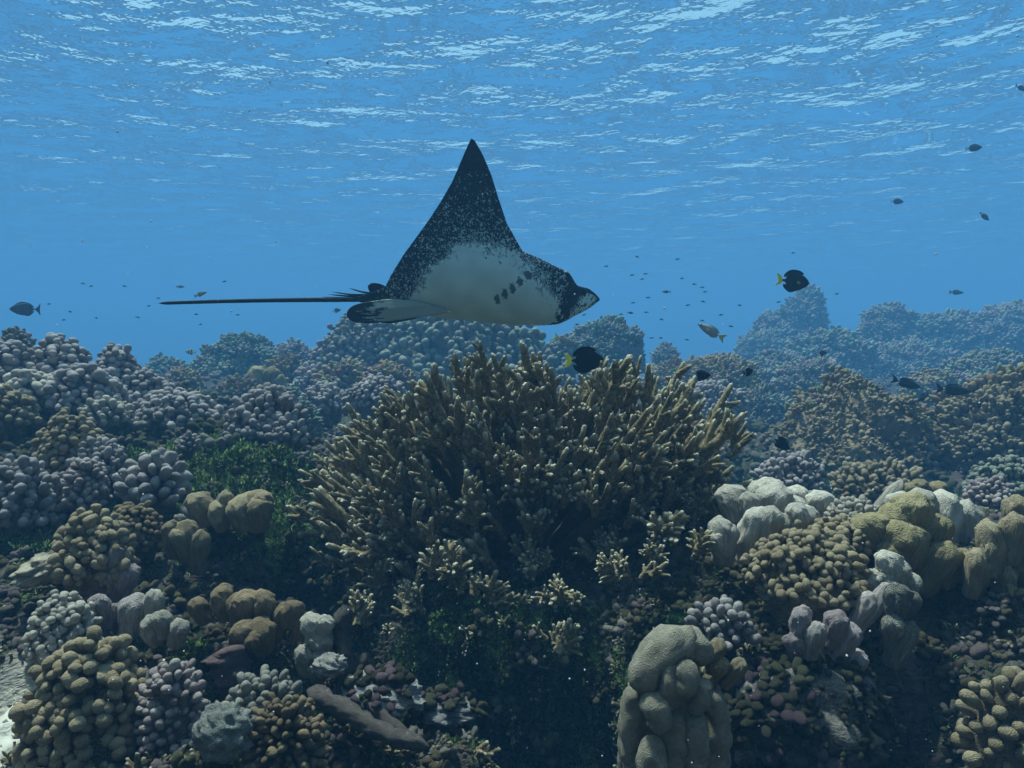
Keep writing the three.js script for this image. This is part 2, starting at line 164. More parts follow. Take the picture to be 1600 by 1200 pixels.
/* ------------------------------------------------------------ coral heads of the photograph */
// nearest left
head('large brown knobby coral mound at the lower left beside the sand', 135, 1070, 1.3, 185, 165, 25, 'tan', { len: 1.15, up: .25 });
head('small cream coral head with grape-like knobs above the brown mound', 97, 965, 1.55, 100, 75, 15, 'pale', { len: 1.1 });
head('round tan coral head with long fat lobes beside the pale flat stone', 146, 842, 1.75, 108, 85, 19, 'tan', { len: 1.35, set: FINGER });
head('low brown coral head with fine knobs behind the round tan one', 208, 815, 2.0, 85, 60, 14, 'brown', { len: 1.1 });
head('small pink grey coral knob pile right of the large brown mound', 270, 1085, 1.3, 90, 110, 17, 'pink', { cover: .7 });
head('short finger coral with stubby greenish fingers near the bottom edge', 445, 1135, 1.25, 110, 80, 15, 'brown', { set: FINGER, len: 2, up: .1, cover: .8 });
head('white crusted nodule pile beside the round grey boulder', 410, 1085, 1.35, 110, 60, 16, 'grey', { cover: .6, set: BALL });
// middle left
head('brown dome coral of fine rounded knobs on the left slope', 112, 682, 2.55, 100, 78, 14, 'tan', { len: 1.1 });
head('lilac knobby coral at the left edge above the dark green slope', 28, 762, 2.25, 120, 85, 17, 'lilac', {});
head('lilac fringe of small knobs beneath the brown dome coral', 152, 715, 2.5, 75, 50, 13, 'lilac', {});
head('pinkish coral stub with pale knobs below the lilac fringe', 134, 748, 2.3, 52, 62, 13, 'pink', {});
head('lilac coral with three thick blunt horns on the green turf', 243, 745, 2.35, 74, 60, 21, 'lilac', { len: 1.8, set: FINGER, cover: .8 });
head('small lilac knob clump alone in the middle of the turf', 294, 690, 2.75, 24, 22, 9, 'lilac', {});
head('pale lilac coral hump crowned with upright knobs right of the turf', 415, 640, 3.1, 115, 65, 15, 'lilac', { len: 1.5, up: .8 });
head('white lilac knob patch below the pale hump at the turf edge', 448, 672, 3.0, 50, 36, 13, 'lilac', { up: .8 });
head('row of lilac knobs on the crest between the ridge and the hump', 275, 632, 3.4, 130, 46, 15, 'lilac', { len: 1.15, up: .6 });
head('cream knobs in a loose line left of the crest row', 165, 640, 3.2, 70, 36, 13, 'pale', { up: .8, cover: .6 });
head('yellowish knobby ledge at the left edge under the ridge', 8, 632, 2.9, 80, 48, 15, 'tan', { len: 1.2 });
// the left ridge
head('highest knob coral on the left ridge against open water', 92, 560, 3.5, 95, 72, 15, 'lilac', { len: 1.15, up: .6 });
head('knob coral at the left end of the left ridge', 14, 565, 3.4, 90, 64, 16, 'lilac', { len: 1.15, up: .6 });
head('knob coral at the right end of the left ridge beside open water', 182, 568, 3.6, 66, 60, 13, 'lilac', { len: 1.1, up: .6 });
head('broad knob coral on the face of the left ridge', 130, 600, 3.3, 120, 60, 17, 'lilac', { len: 1.1, up: .6 });
head('knob coral with big round heads on the left of the ridge face', 45, 605, 3.2, 90, 50, 18, 'pale', { len: 1.1, up: .6 });
head('descending line of dark lilac knobs right of the ridge face', 222, 604, 3.6, 90, 48, 14, 'lilac', { len: 1.1, up: .6 });
head('small dark coral tuft on top of the left ridge', 26, 528, 3.9, 40, 22, 7, 'grey', {});
// background left and centre
head('broad far coral hump left of the great dome', 375, 560, 7.2, 150, 82, 7, 'teal', { far: CLUMP[0], len: 1.2 });
head('low far coral bank touching the great dome on its left', 455, 560, 7.6, 90, 60, 7, 'lilac', { far: CLUMP[1], len: 1 });
head('far coral cushion at the low point of the left skyline', 262, 582, 7, 90, 50, 7, 'teal', { far: CLUMP[2], len: 1.2 });
head('tan coral cushion in front of the far hump', 285, 595, 5.6, 55, 36, 7, 'tan', { far: CLUMP[0] });
head('olive brown coral cushion above the dark smooth lobes', 445, 575, 6.2, 60, 40, 6, 'tan', { far: CLUMP[3] });
head('lilac coral patch beside the dark smooth lobes', 488, 592, 5.8, 55, 34, 8, 'lilac', { far: TINY[1] });
head('tan coral tuft under the dark smooth lobes', 372, 608, 5.2, 60, 36, 8, 'tan', { far: CLUMP[4] });
head('pale blue green coral plate below the far bank', 450, 618, 5, 65, 34, 6, 'teal', { far: CLUMP[2], len: .8 });
head('purple knob coral in the gap left of the staghorn', 508, 622, 4.4, 75, 36, 10, 'lilac', { up: .8 });
head('dark grey green coral tuft in the shadow left of the staghorn', 470, 650, 4.0, 55, 46, 8, 'teal', { far: CLUMP[1] });
head('great dome coral covered in round knobs below the ray', 715, 534, 6.6, 350, 125, 14, 'teal', { set: BALL, len: 1.2, up: .5, low: 1.75, deep: .6, cover: .9 });
head('finely knobbed dome at the left shoulder of the great dome', 560, 548, 6.5, 170, 120, 9.5, 'grey', { set: KNOB, len: 1.3, up: .5, low: 1.75, deep: .7 });
head('tan branching coral in front of the left dome', 540, 592, 5.6, 90, 60, 8, 'tan', { far: CLUMP[3], len: 1.3 });
head('flat topped tan coral in front of the great dome', 608, 588, 5.2, 80, 46, 7, 'tan', { far: CLUMP[0], len: 1.2, up: .8 });
head('lilac coral cushion right behind the staghorn tips', 590, 608, 4.2, 90, 40, 10, 'lilac', { len: 1.2 });
head('finely branched far dome right of the ray snout', 945, 530, 7.6, 124, 72, 8, 'teal', { far: CLUMP[4], len: 1.5 });
head('small rounded coral against the far dome on its left', 880, 545, 7, 60, 46, 8, 'teal', { far: TINY[0], len: 1.2 });
head('dark coral knoll low on the skyline right of the far dome', 1040, 552, 9, 40, 30, 5, 'grey', { far: CLUMP[1] });
head('low tan coral bank behind the right tips of the staghorn', 1120, 575, 6.5, 120, 40, 7, 'tan', { far: CLUMP[2], len: 1.5 });
// right middle ground and far reef
head('wide tan mound of small branching tufts right of the staghorn', 1335, 672, 4.4, 320, 200, 10, 'tan', { set: CLUMP, len: 1.1, name: 'tuft', low: 1.7, deep: .8, cover: .62 });
head('tan and lilac branching bank at the right edge', 1565, 660, 4.2, 240, 190, 13, 'tan', { set: CLUMP, len: 1.4, name: 'tuft', low: 1.7, deep: .8, cover: .7 });
head('grey green bank behind the right edge bank', 1545, 580, 7.5, 160, 70, 7, 'teal', { far: CLUMP[0], len: 1.2 });
head('smooth olive cushion between the mound and the right bank', 1455, 592, 7, 90, 34, 5, 'olive', { far: TINY[0], len: .8 });
head('far spire of coral rising beneath the black fish', 1246, 508, 14, 92, 104, 6, 'grey', { far: CLUMP[1], len: 1.4, up: .3 });
head('left shoulder of the far coral spire', 1202, 520, 13.6, 70, 64, 6, 'grey', { far: CLUMP[2], len: 1.2 });
head('tuft at the peak of the far spire', 1262, 466, 14, 44, 40, 5, 'grey', { far: CLUMP[3], len: 1.6 });
head('far coral slope at the foot of the spire', 1195, 545, 13, 100, 60, 6, 'teal', { far: CLUMP[2] });
head('far rounded coral crown left on the right hand ridge', 1385, 500, 12.5, 90, 60, 5, 'grey', { far: CLUMP[4], len: 1.2 });
head('far coral ridge in the haze at the right', 1460, 525, 12.5, 240, 80, 7, 'teal', { far: CLUMP[0], len: 1.3, deep: .5 });
head('hazy coral crown at the right edge of the far ridge', 1570, 505, 12, 130, 70, 6, 'grey', { far: CLUMP[2], len: 1.2 });
head('hazy coral bank below the spire', 1290, 545, 11, 150, 66, 6, 'teal', { far: CLUMP[3], len: 1.2 });
head('hazy coral bank beneath the far ridge', 1400, 560, 11.5, 180, 60, 6, 'grey', { far: CLUMP[1], len: 1.2 });
head('low hazy coral bank behind the mound of tufts', 1215, 572, 9, 110, 46, 6, 'teal', { far: CLUMP[0], len: 1.2 });
head('grey green coral mound between the staghorn and the wide tan mound', 1180, 640, 6.2, 130, 80, 7, 'teal', { far: CLUMP[1] });
head('low lilac coral mound in the channel right of the staghorn', 1110, 625, 5.2, 110, 60, 9, 'lilac', {});
head('dim coral hump behind the wide tan mound', 1270, 590, 7.5, 130, 60, 6, 'grey', { far: CLUMP[3] });
head('blue grey coral hump beneath the far slope', 1150, 590, 8.5, 120, 50, 6, 'grey', { far: CLUMP[0] });
head('small tan coral cushion left of the channel', 1050, 590, 6.8, 90, 50, 7, 'tan', { far: CLUMP[2] });
head('dim lilac coral in the shaded channel behind the pale crest lobes', 1235, 735, 3.3, 100, 50, 12, 'lilac', { cover: .7 });
head('dim tan coral in the shaded channel below the wide tan mound', 1370, 745, 3.4, 130, 44, 11, 'tan', { cover: .7 });
head('greenish lilac coral with small knobs at the right edge', 1570, 745, 3.0, 110, 64, 11, 'teal', { len: 1.2 });
head('pink grey coral lump below the greenish one at the right edge', 1545, 770, 2.7, 60, 40, 11, 'pink', {});
// nearest right
head('golden brown coral with bunched round knobs among the right lobes', 1262, 870, 1.62, 195, 92, 17, 'tan', { set: BALL, len: 1.05, low: 1.6 });
head('golden knob bunch above the bunched coral', 1305, 832, 1.75, 110, 42, 16, 'tan', { set: BALL, len: 1.05, low: 1.6 });
head('small crusted coral patch between the right lobes', 1335, 800, 1.85, 80, 34, 11, 'pale', {});
head('purple knobs on the dark wall left of the pink coral', 1125, 965, 1.5, 90, 44, 17, 'lilac', { cover: .55 });

lobes('pale lobed coral on the crest right of the staghorn', 1.95, 'pale', [[1145, 758, 52, 40, -.2], [1192, 746, 58, 44, -.05, .1, .02], [1205, 757, 60, 48, 0, .2, -.03], [1240, 772, 54, 40, .1, .1], [1243, 758, 50, 36, 0, -.2, .1], [1290, 768, 50, 36, .2, .1], [1175, 772, 34, 34, -.1, .3, -.07]]);
lobes('tall pale lobe pair in front of the crest lobes', 1.78, 'pale', [[1180, 793, 52, 70, .1, .2], [1210, 792, 44, 50, .3], [1225, 806, 36, 40, .2, .2]]);
lobes('knotted grey lobe with a stub beside the tall pale pair', 1.75, 'pale', [[1128, 812, 46, 55, -.1, .2], [1112, 832, 30, 36, -.5, .2], [1150, 822, 28, 34, .4]]);
lobes('white topped lobes behind the golden coral', 1.8, 'pale', [[1248, 785, 44, 36], [1264, 792, 40, 34, .1, .2], [1230, 800, 36, 40, -.2, .2]]);
lobes('large olive yellow lobed coral on the right', 1.72, 'olive', [[1345, 805, 60, 54, -.7, .2], [1385, 790, 66, 56, -.4, .1], [1420, 768, 66, 60, 0, .1], [1440, 795, 66, 62, .2, .2], [1405, 815, 66, 62, -.1, .4, -.05], [1475, 805, 50, 66, .4, .1], [1440, 825, 54, 70, .1, .4, -.06], [1480, 845, 58, 72, .3, .3, -.06], [1390, 845, 50, 50, -.2, .4, -.05], [1508, 858, 40, 50, .5, .2, -.05]]);
lobes('pale round topped columns behind the olive coral', 1.95, 'pale', [[1478, 768, 52, 60], [1518, 783, 56, 70, .1], [1440, 765, 46, 40, -.1], [1400, 768, 40, 36, -.5, 0, .05]]);
lobes('slanting white tongue of coral behind the olive lobes', 2.1, 'pale', [[1412, 752, 20, 56, .9, 0]], { kind: 'tongue_coral' });
lobes('olive lump far behind the white tongue', 2.4, 'olive', [[1440, 748, 34, 24], [1465, 752, 30, 22], [1420, 754, 26, 20]]);
lobes('cream columns stepped down the right edge', 1.6, 'tan', [[1545, 816, 44, 60, -.2, .1], [1580, 800, 46, 60], [1560, 838, 44, 60, 0, .2], [1595, 842, 40, 60, .1, .1], [1530, 858, 36, 60, 0, .2], [1548, 842, 30, 40], [1575, 880, 36, 56, 0, .2], [1532, 872, 34, 50, -.1, .3], [1596, 775, 44, 50, .1, 0, .1]]);
lobes('single yellow capped column at the right edge', 1.6, 'olive', [[1574, 908, 36, 60, 0, -.2]], { kind: 'column_coral' });
lobes('chalky white lobes in the middle of the right reef', 1.55, 'pale', [[1395, 862, 44, 32, .1], [1352, 895, 34, 28, -.6, .2], [1378, 888, 40, 34, -.3, .3], [1410, 875, 44, 36, .2, .2], [1435, 900, 36, 26, .6, .3], [1390, 905, 36, 30, -.1, .4]]);
lobes('pink white coral arm rising to a knob', 1.48, 'pink', [[1392, 910, 30, 70, .55, .2], [1370, 930, 34, 50, .5, .3]]);
lobes('rough round knobs beside the pink white arm', 1.45, 'grey', [[1412, 915, 44, 44, .1, .2], [1400, 960, 40, 44, -.1, .3], [1425, 970, 38, 60, .3, .2], [1438, 930, 30, 26, .8, .2]], { bump: .005 });
lobes('cluster of round cream knobs on a pink crusted foot', 1.4, 'pink', [[1247, 950, 40, 44, -.2, .2], [1276, 975, 34, 46, 0, .4, -.03], [1305, 953, 40, 40, .1, .1], [1332, 975, 40, 42, .4, .2], [1240, 990, 36, 40, -.4, .3], [1300, 1000, 60, 60, .1, .5, .02], [1262, 1010, 46, 50, -.2, .5, .02], [1340, 1015, 44, 50, .3, .5, .02]]);
head('shaded yellow knob coral low at the right edge', 1565, 1110, 1.3, 100, 120, 27, 'tan', { cover: .55, len: 1.5, body: .85 });
lobes('small knobs hanging beside the folded boulder', 1.15, 'tan', [[1130, 1003, 30, 24, .6, .3], [1128, 1026, 34, 36, .3, .5], [1108, 1055, 22, 26, .2, .6], [1160, 1030, 26, 36, .5, .3]]);
lobes('pale and brown smooth lobes at the top of the left dark gap', 2.1, 'tan', [[310, 768, 44, 40, -.2, .1], [352, 766, 28, 44, .1], [382, 770, 52, 36, 0, .1], [405, 766, 44, 30, .2], [370, 778, 48, 38, -.2, .3, -.03], [408, 778, 44, 40, .2, .3, -.03], [335, 785, 40, 34, -.1, .4, -.03]]);
lobes('row of three cream lobes left of the dark gap', 1.95, 'tan', [[262, 815, 30, 44, -.1, .2], [288, 815, 40, 50, 0, .2], [318, 832, 34, 52, .3, .2], [275, 828, 26, 34, -.1, .4, -.03]]);
lobes('golden brown lobed coral on a ledge at the lower left', 1.58, 'brown', [[338, 918, 44, 36, -.3, .1], [385, 920, 54, 42, 0, .1], [412, 922, 46, 46, .1, .2], [365, 930, 40, 44, -.1, .3, -.02], [300, 936, 36, 28, -.5, .2], [445, 944, 36, 44, .3, .2], [462, 938, 34, 30, .4], [372, 972, 46, 40, -.1, .4, -.06], [405, 975, 50, 34, .1, .4, -.06], [392, 990, 32, 30, 0, .6, -.08], [470, 965, 24, 30, .4, .3]]);
lobes('grey white nodules left of the golden brown ledge', 1.5, 'pale', [[225, 968, 36, 30, -.3, .3], [255, 955, 34, 26, 0, .1], [285, 972, 34, 26, .4, .2], [244, 962, 32, 28, 0, .4], [240, 922, 34, 40, .1, .2, .1]], { bump: .004 });
lobes('rubble lobes with a grey knob behind the cream coral head', 1.62, 'pink', [[150, 928, 38, 34, -.2, .1], [175, 945, 24, 34, .1, .3], [205, 930, 50, 50, .1, .1], [165, 962, 28, 40, 0, .3]], { bump: .004 });
lobes('pale crusted foot under the round tan coral head', 1.72, 'pink', [[185, 855, 30, 40, .3, .2], [200, 885, 40, 46, .5, .3], [165, 880, 46, 50, 0, .5]], { bump: .003, kind: 'crusted_rock' });
lobes('white dead coral lumps right of the brown ledge', 1.5, 'pale', [[485, 962, 40, 30, -.1, .2], [510, 960, 34, 28, .2, .2], [505, 985, 44, 30, .1, .4], [515, 1015, 48, 30, .4, .4], [475, 1010, 36, 34, 0, .3], [500, 1030, 40, 28, .2, .5], [540, 1000, 30, 34, .3, .2, .05]], { bump: .0035, kind: 'dead_coral' });
lobes('dark smooth coral lobes standing in front of the far hump', 5.3, 'olive', [[398, 572, 40, 40, -.3, .1], [425, 572, 34, 50, .3, .1], [440, 585, 30, 50, .4, .2], [380, 590, 36, 40, -.4, .2], [440, 610, 26, 24, .5, .2]]);

/* ------------------------------------------------------------ boulders and stones */
function fold(pts, r0, r1, seed, seg = 26, rad = 26) {          // a thick rounded fold along a path
  const cv = new THREE.CatmullRomCurve3(pts), len = cv.getLength(), fr = cv.computeFrenetFrames(seg), pos = [], uv = [], idx = [];
  for (let j = 0; j <= seg; j++) { const t = .5 - .5 * Math.cos(j / seg * Math.PI), c = cv.getPointAt(t), r = lerp(r0, r1, t), d = Math.min(t, 1 - t) * len, e = Math.sqrt(Math.max(0, 1 - Math.max(0, 1 - d / r) ** 2)), k = Math.round(t * seg);
    for (let i = 0; i <= rad; i++) { const a = i / rad * 6.28318, n = fr.normals[k].clone().multiplyScalar(Math.cos(a)).addScaledVector(fr.binormals[k], Math.sin(a)), q = c.clone().addScaledVector(n, r * e), m = 1 + .20 * n3(q.x * 26 + seed, q.y * 26, q.z * 26) + .08 * n3(q.x * 80, q.y * 80 + seed, q.z * 80); q.copy(c).addScaledVector(n, r * e * m); pos.push(q.x, q.y, q.z); uv.push(i / rad * 2, t * len / r * .4); } }
  for (let j = 0; j < seg; j++) for (let i = 0; i < rad; i++) { const a = j * (rad + 1) + i; idx.push(a, a + 1, a + rad + 1, a + 1, a + rad + 2, a + rad + 1); }
  const g = new THREE.BufferGeometry(); g.setAttribute('position', new THREE.Float32BufferAttribute(pos, 3)); g.setAttribute('uv', new THREE.Float32BufferAttribute(uv, 2)); g.setIndex(idx); g.computeVertexNormals(); return g; }
{ const d = 1.12, u = d / F, t = thing('folded_boulder_coral', 'pale boulder coral with deep folds at the bottom right of centre', 'coral', at(1060, 1080, d)), mat = coralMat([.36, .325, .25], .0016, 1), L = (x, y, dz) => at(x, y, d + dz).sub(t.position);
  const core = part('core', hull(1), mat, t); core.position.copy(L(1052, 1140, .085)); core.scale.set(74 * u, 150 * u, 60 * u);
  [[[1082, 1006, .02], [1045, 1008, .0], [1014, 1042, -.01], [1006, 1084, -.01], 31, 25], [[1058, 1002, .02], [1084, 1008, .01], [1102, 1040, .0], 27, 20], [[1012, 1078, -.02], [1026, 1108, -.035], [1035, 1142, -.03], 23, 17], [[1062, 1030, -.02], [1072, 1058, -.035], [1060, 1090, -.03], 20, 14], [[1100, 1058, -.01], [1094, 1092, -.02], [1080, 1118, -.02], 18, 14], [[1086, 1112, -.015], [1086, 1150, -.02], [1084, 1225, -.01], 18, 20], [[998, 1070, .02], [989, 1112, .02], [992, 1225, .03], 20, 21], [[1022, 1148, -.01], [1019, 1182, -.025], [1022, 1250, -.01], 22, 25], [[1050, 1104, -.01], [1056, 1150, -.015], [1052, 1250, .0], 18, 21], [[1112, 1076, .03], [1120, 1120, .03], [1114, 1230, .04], 19, 24], [[978, 1118, .05], [981, 1160, .045], [980, 1235, .05], 14, 19], [[1040, 1030, -.01], [1046, 1068, -.025], [1042, 1110, -.02], 22, 16]].forEach((f, i) => { const r1 = f.pop(), r0 = f.pop(); part(partNo(t, 'fold'), fold(f.map((p) => L(...p)), r0 * u, r1 * u, i * 7), mat, t); }); }
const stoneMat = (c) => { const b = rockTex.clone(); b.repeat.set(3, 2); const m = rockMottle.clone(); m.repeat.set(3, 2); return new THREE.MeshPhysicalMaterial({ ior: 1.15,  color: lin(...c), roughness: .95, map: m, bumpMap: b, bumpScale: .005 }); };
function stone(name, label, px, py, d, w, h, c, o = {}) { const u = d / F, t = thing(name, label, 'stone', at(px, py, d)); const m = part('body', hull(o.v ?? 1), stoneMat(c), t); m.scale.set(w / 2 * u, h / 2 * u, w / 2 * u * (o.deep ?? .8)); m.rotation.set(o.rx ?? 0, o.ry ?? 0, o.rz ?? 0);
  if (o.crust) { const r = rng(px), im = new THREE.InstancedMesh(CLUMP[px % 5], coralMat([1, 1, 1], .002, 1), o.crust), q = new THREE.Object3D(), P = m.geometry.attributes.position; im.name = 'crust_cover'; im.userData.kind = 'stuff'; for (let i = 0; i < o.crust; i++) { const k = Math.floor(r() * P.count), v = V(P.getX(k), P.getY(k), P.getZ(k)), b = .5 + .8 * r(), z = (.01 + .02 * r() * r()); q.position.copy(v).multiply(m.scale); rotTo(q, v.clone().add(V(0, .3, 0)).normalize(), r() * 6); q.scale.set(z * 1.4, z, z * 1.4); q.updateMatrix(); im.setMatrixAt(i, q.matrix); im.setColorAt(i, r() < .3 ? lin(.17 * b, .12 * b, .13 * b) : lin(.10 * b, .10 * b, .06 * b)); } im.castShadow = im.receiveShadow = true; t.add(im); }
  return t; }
stone('round_boulder', 'round grey boulder with pale patches near the bottom left', 350, 1145, 1.2, 88, 82, [.30, .32, .29], { v: 1 });
stone('flat_stone', 'pale flat stone leaning under the round tan coral head', 78, 886, 1.75, 96, 44, [.50, .47, .36], { v: 2, rz: .35, deep: 1 });
stone('white_stone', 'small white stone in the gap right of the dead coral lumps', 515, 1040, 1.42, 52, 34, [.5, .48, .44], { v: 3 });
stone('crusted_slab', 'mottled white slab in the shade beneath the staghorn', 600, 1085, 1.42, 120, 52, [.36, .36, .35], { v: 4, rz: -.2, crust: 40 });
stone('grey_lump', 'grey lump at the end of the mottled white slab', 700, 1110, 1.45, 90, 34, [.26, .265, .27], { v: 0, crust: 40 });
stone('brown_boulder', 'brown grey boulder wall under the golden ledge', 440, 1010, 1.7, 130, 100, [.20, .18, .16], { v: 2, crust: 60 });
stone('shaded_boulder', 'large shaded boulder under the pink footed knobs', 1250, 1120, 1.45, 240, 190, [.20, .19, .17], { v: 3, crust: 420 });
{ const g = hull(2).clone(), t = new THREE.Mesh(g, new THREE.MeshPhysicalMaterial({ ior: 1.15,  color: lin(.45, .44, .38), roughness: 1, bumpMap: rockTex, bumpScale: .004 })); t.name = 'sand'; t.userData = { kind: 'stuff', label: 'pale sand heap in the bottom left corner' }; t.position.copy(at(-15, 1215, 1.33)); t.scale.set(.11, .09, .16); t.castShadow = t.receiveShadow = true; scene.add(t); }
function tube(pts, r0, r1, seg, rough, seed, rad = 12) { const cv = new THREE.CatmullRomCurve3(pts), fr = cv.computeFrenetFrames(seg), pos = [], uv = [], idx = []; for (let j = 0; j <= seg; j++) { const t = j / seg, c = cv.getPointAt(t), end = Math.sqrt(Math.min(1, (1 - t) * seg * .5 + .02)) * Math.sqrt(Math.min(1, t * seg * .5 + .02)); for (let i = 0; i <= rad; i++) { const a = i / rad * 6.28318, r = lerp(r0, r1, t) * end * (1 + rough * n3(Math.cos(a) * 1.5 + seed, t * seg * .5, Math.sin(a) * 1.5)), q = c.clone().addScaledVector(fr.normals[j], Math.cos(a) * r).addScaledVector(fr.binormals[j], Math.sin(a) * r); pos.push(q.x, q.y, q.z); uv.push(i / rad, t * 3); } }
  for (let j = 0; j < seg; j++) for (let i = 0; i < rad; i++) { const a = j * (rad + 1) + i; idx.push(a, a + 1, a + rad + 1, a + 1, a + rad + 2, a + rad + 1); } const g = new THREE.BufferGeometry(); g.setAttribute('position', new THREE.Float32BufferAttribute(pos, 3)); g.setAttribute('uv', new THREE.Float32BufferAttribute(uv, 2)); g.setIndex(idx); g.computeVertexNormals(); return g; }
function deadBranch(label, pts, r0, r1, c, side) { const w = pts.map((p) => at(...p)), o = w[0].clone(), t = thing('dead_branch', label, 'dead coral', o); part('stem', tube(w.map((p) => p.clone().sub(o)), r0, r1, 20, .35, pts[0][0]), coralMat(c, .004, 2), t); if (side) part('fork', tube(side.map((p) => at(...p).sub(o)), r1, r1 * .7, 10, .3, 5), coralMat(c, .004, 2), t); }
deadBranch('long fallen coral branch slanting to the bottom below the slab', [[480, 1078, 1.35], [540, 1110, 1.32], [600, 1145, 1.3], [670, 1168, 1.3]], .020, .014, [.22, .19, .17], [[560, 1085, 1.38], [600, 1120, 1.34], [640, 1150, 1.31]]);
deadBranch('upright dead coral stub at the edge of the dark gap', [[538, 1090, 1.5], [540, 1040, 1.5], [534, 990, 1.52], [540, 945, 1.53]], .018, .02, [.16, .15, .13], [[556, 1080, 1.5], [560, 1050, 1.51], [572, 1020, 1.52]]);
deadBranch('pinkish coral stalk under the golden brown ledge', [[375, 1110, 1.48], [365, 1060, 1.48], [355, 1010, 1.5]], .025, .05, [.22, .155, .155]);

/* ------------------------------------------------------------ staghorn thickets */
function stag(seed) {       // a bristly finger with shorter side fingers; its length is 1
  const r = rng(seed), gs = [], fing = (base, dir, L, R) => { const seg = 14, ring = Math.max(10, Math.round(L * 32)), pos = [], col = [], uv = [], idx = [], q = new THREE.Quaternion().setFromUnitVectors(V(0, 1, 0), dir.clone().normalize()), cx = (r() - .5) * .16 * L, cz = (r() - .5) * .16 * L;
    for (let j = 0; j <= ring; j++) { const t = j / ring, taper = (1 - .52 * t) * Math.sqrt(Math.max(0, 1 - Math.max(0, (t - .88) / .12) ** 2)); for (let i = 0; i <= seg; i++) { const a = (i % seg + .5 * n3(i % seg * 2.2, j * 3.3, seed)) / seg * 6.28318, spike = t < .95 && n3(i % seg * 7.3 + seed, j * 5.1, seed * 3) > .05 ? 1.28 + .25 * n3(i % seg * 3.1, j * 2.7, seed) : .9, rr = R * taper * (.55 + .45 * spike) * (1 + .05 * n3(Math.cos(a) + seed, t * 4, Math.sin(a))), v = V(Math.cos(a) * rr + cx * t * t, t * L + (spike > 1 ? R * .45 : 0), Math.sin(a) * rr + cz * t * t).applyQuaternion(q).add(base); pos.push(v.x, v.y, v.z); uv.push(i / seg, t);
        const k = smoothstep(t, .78, .96), sp = spike > 1 ? .2 : 0; col.push(lerp(.24 + sp * 1.0, .80, k), lerp(.195 + sp * .88, .76, k), lerp(.11 + sp * .5, .56, k)); } }
    for (let j = 0; j < ring; j++) for (let i = 0; i < seg; i++) { const a = j * (seg + 1) + i; idx.push(a, a + seg + 1, a + 1, a + 1, a + seg + 1, a + seg + 2); }
    const g = new THREE.BufferGeometry(); g.setAttribute('position', new THREE.Float32BufferAttribute(pos, 3)); g.setAttribute('color', new THREE.Float32BufferAttribute(col, 3)); g.setAttribute('uv', new THREE.Float32BufferAttribute(uv, 2)); g.setIndex(idx); g.computeVertexNormals(); gs.push(g); };
  fing(V(0, 0, 0), V(0, 1, 0), 1, .082); const n = 3 + Math.floor(r() * 4); for (let i = 0; i < n; i++) { const a = r() * 6.283, h = .05 + .6 * r(), L = (.26 + .36 * r()) * (1.15 - h * .6); fing(V(0, h, 0), V(Math.cos(a) * .7, 1, Math.sin(a) * .7), L, .066); } return mergeGeometries(gs); }
const STAG = Array.from({ length: 10 }, (_, i) => stag(300 + i)), stagMat = new THREE.MeshPhysicalMaterial({ ior: 1.15,  vertexColors: true, color: lin(.72, .72, .72), roughness: .9, map: mottleTex });
const limbMat = coralMat([.20, .155, .085], .004, 2);
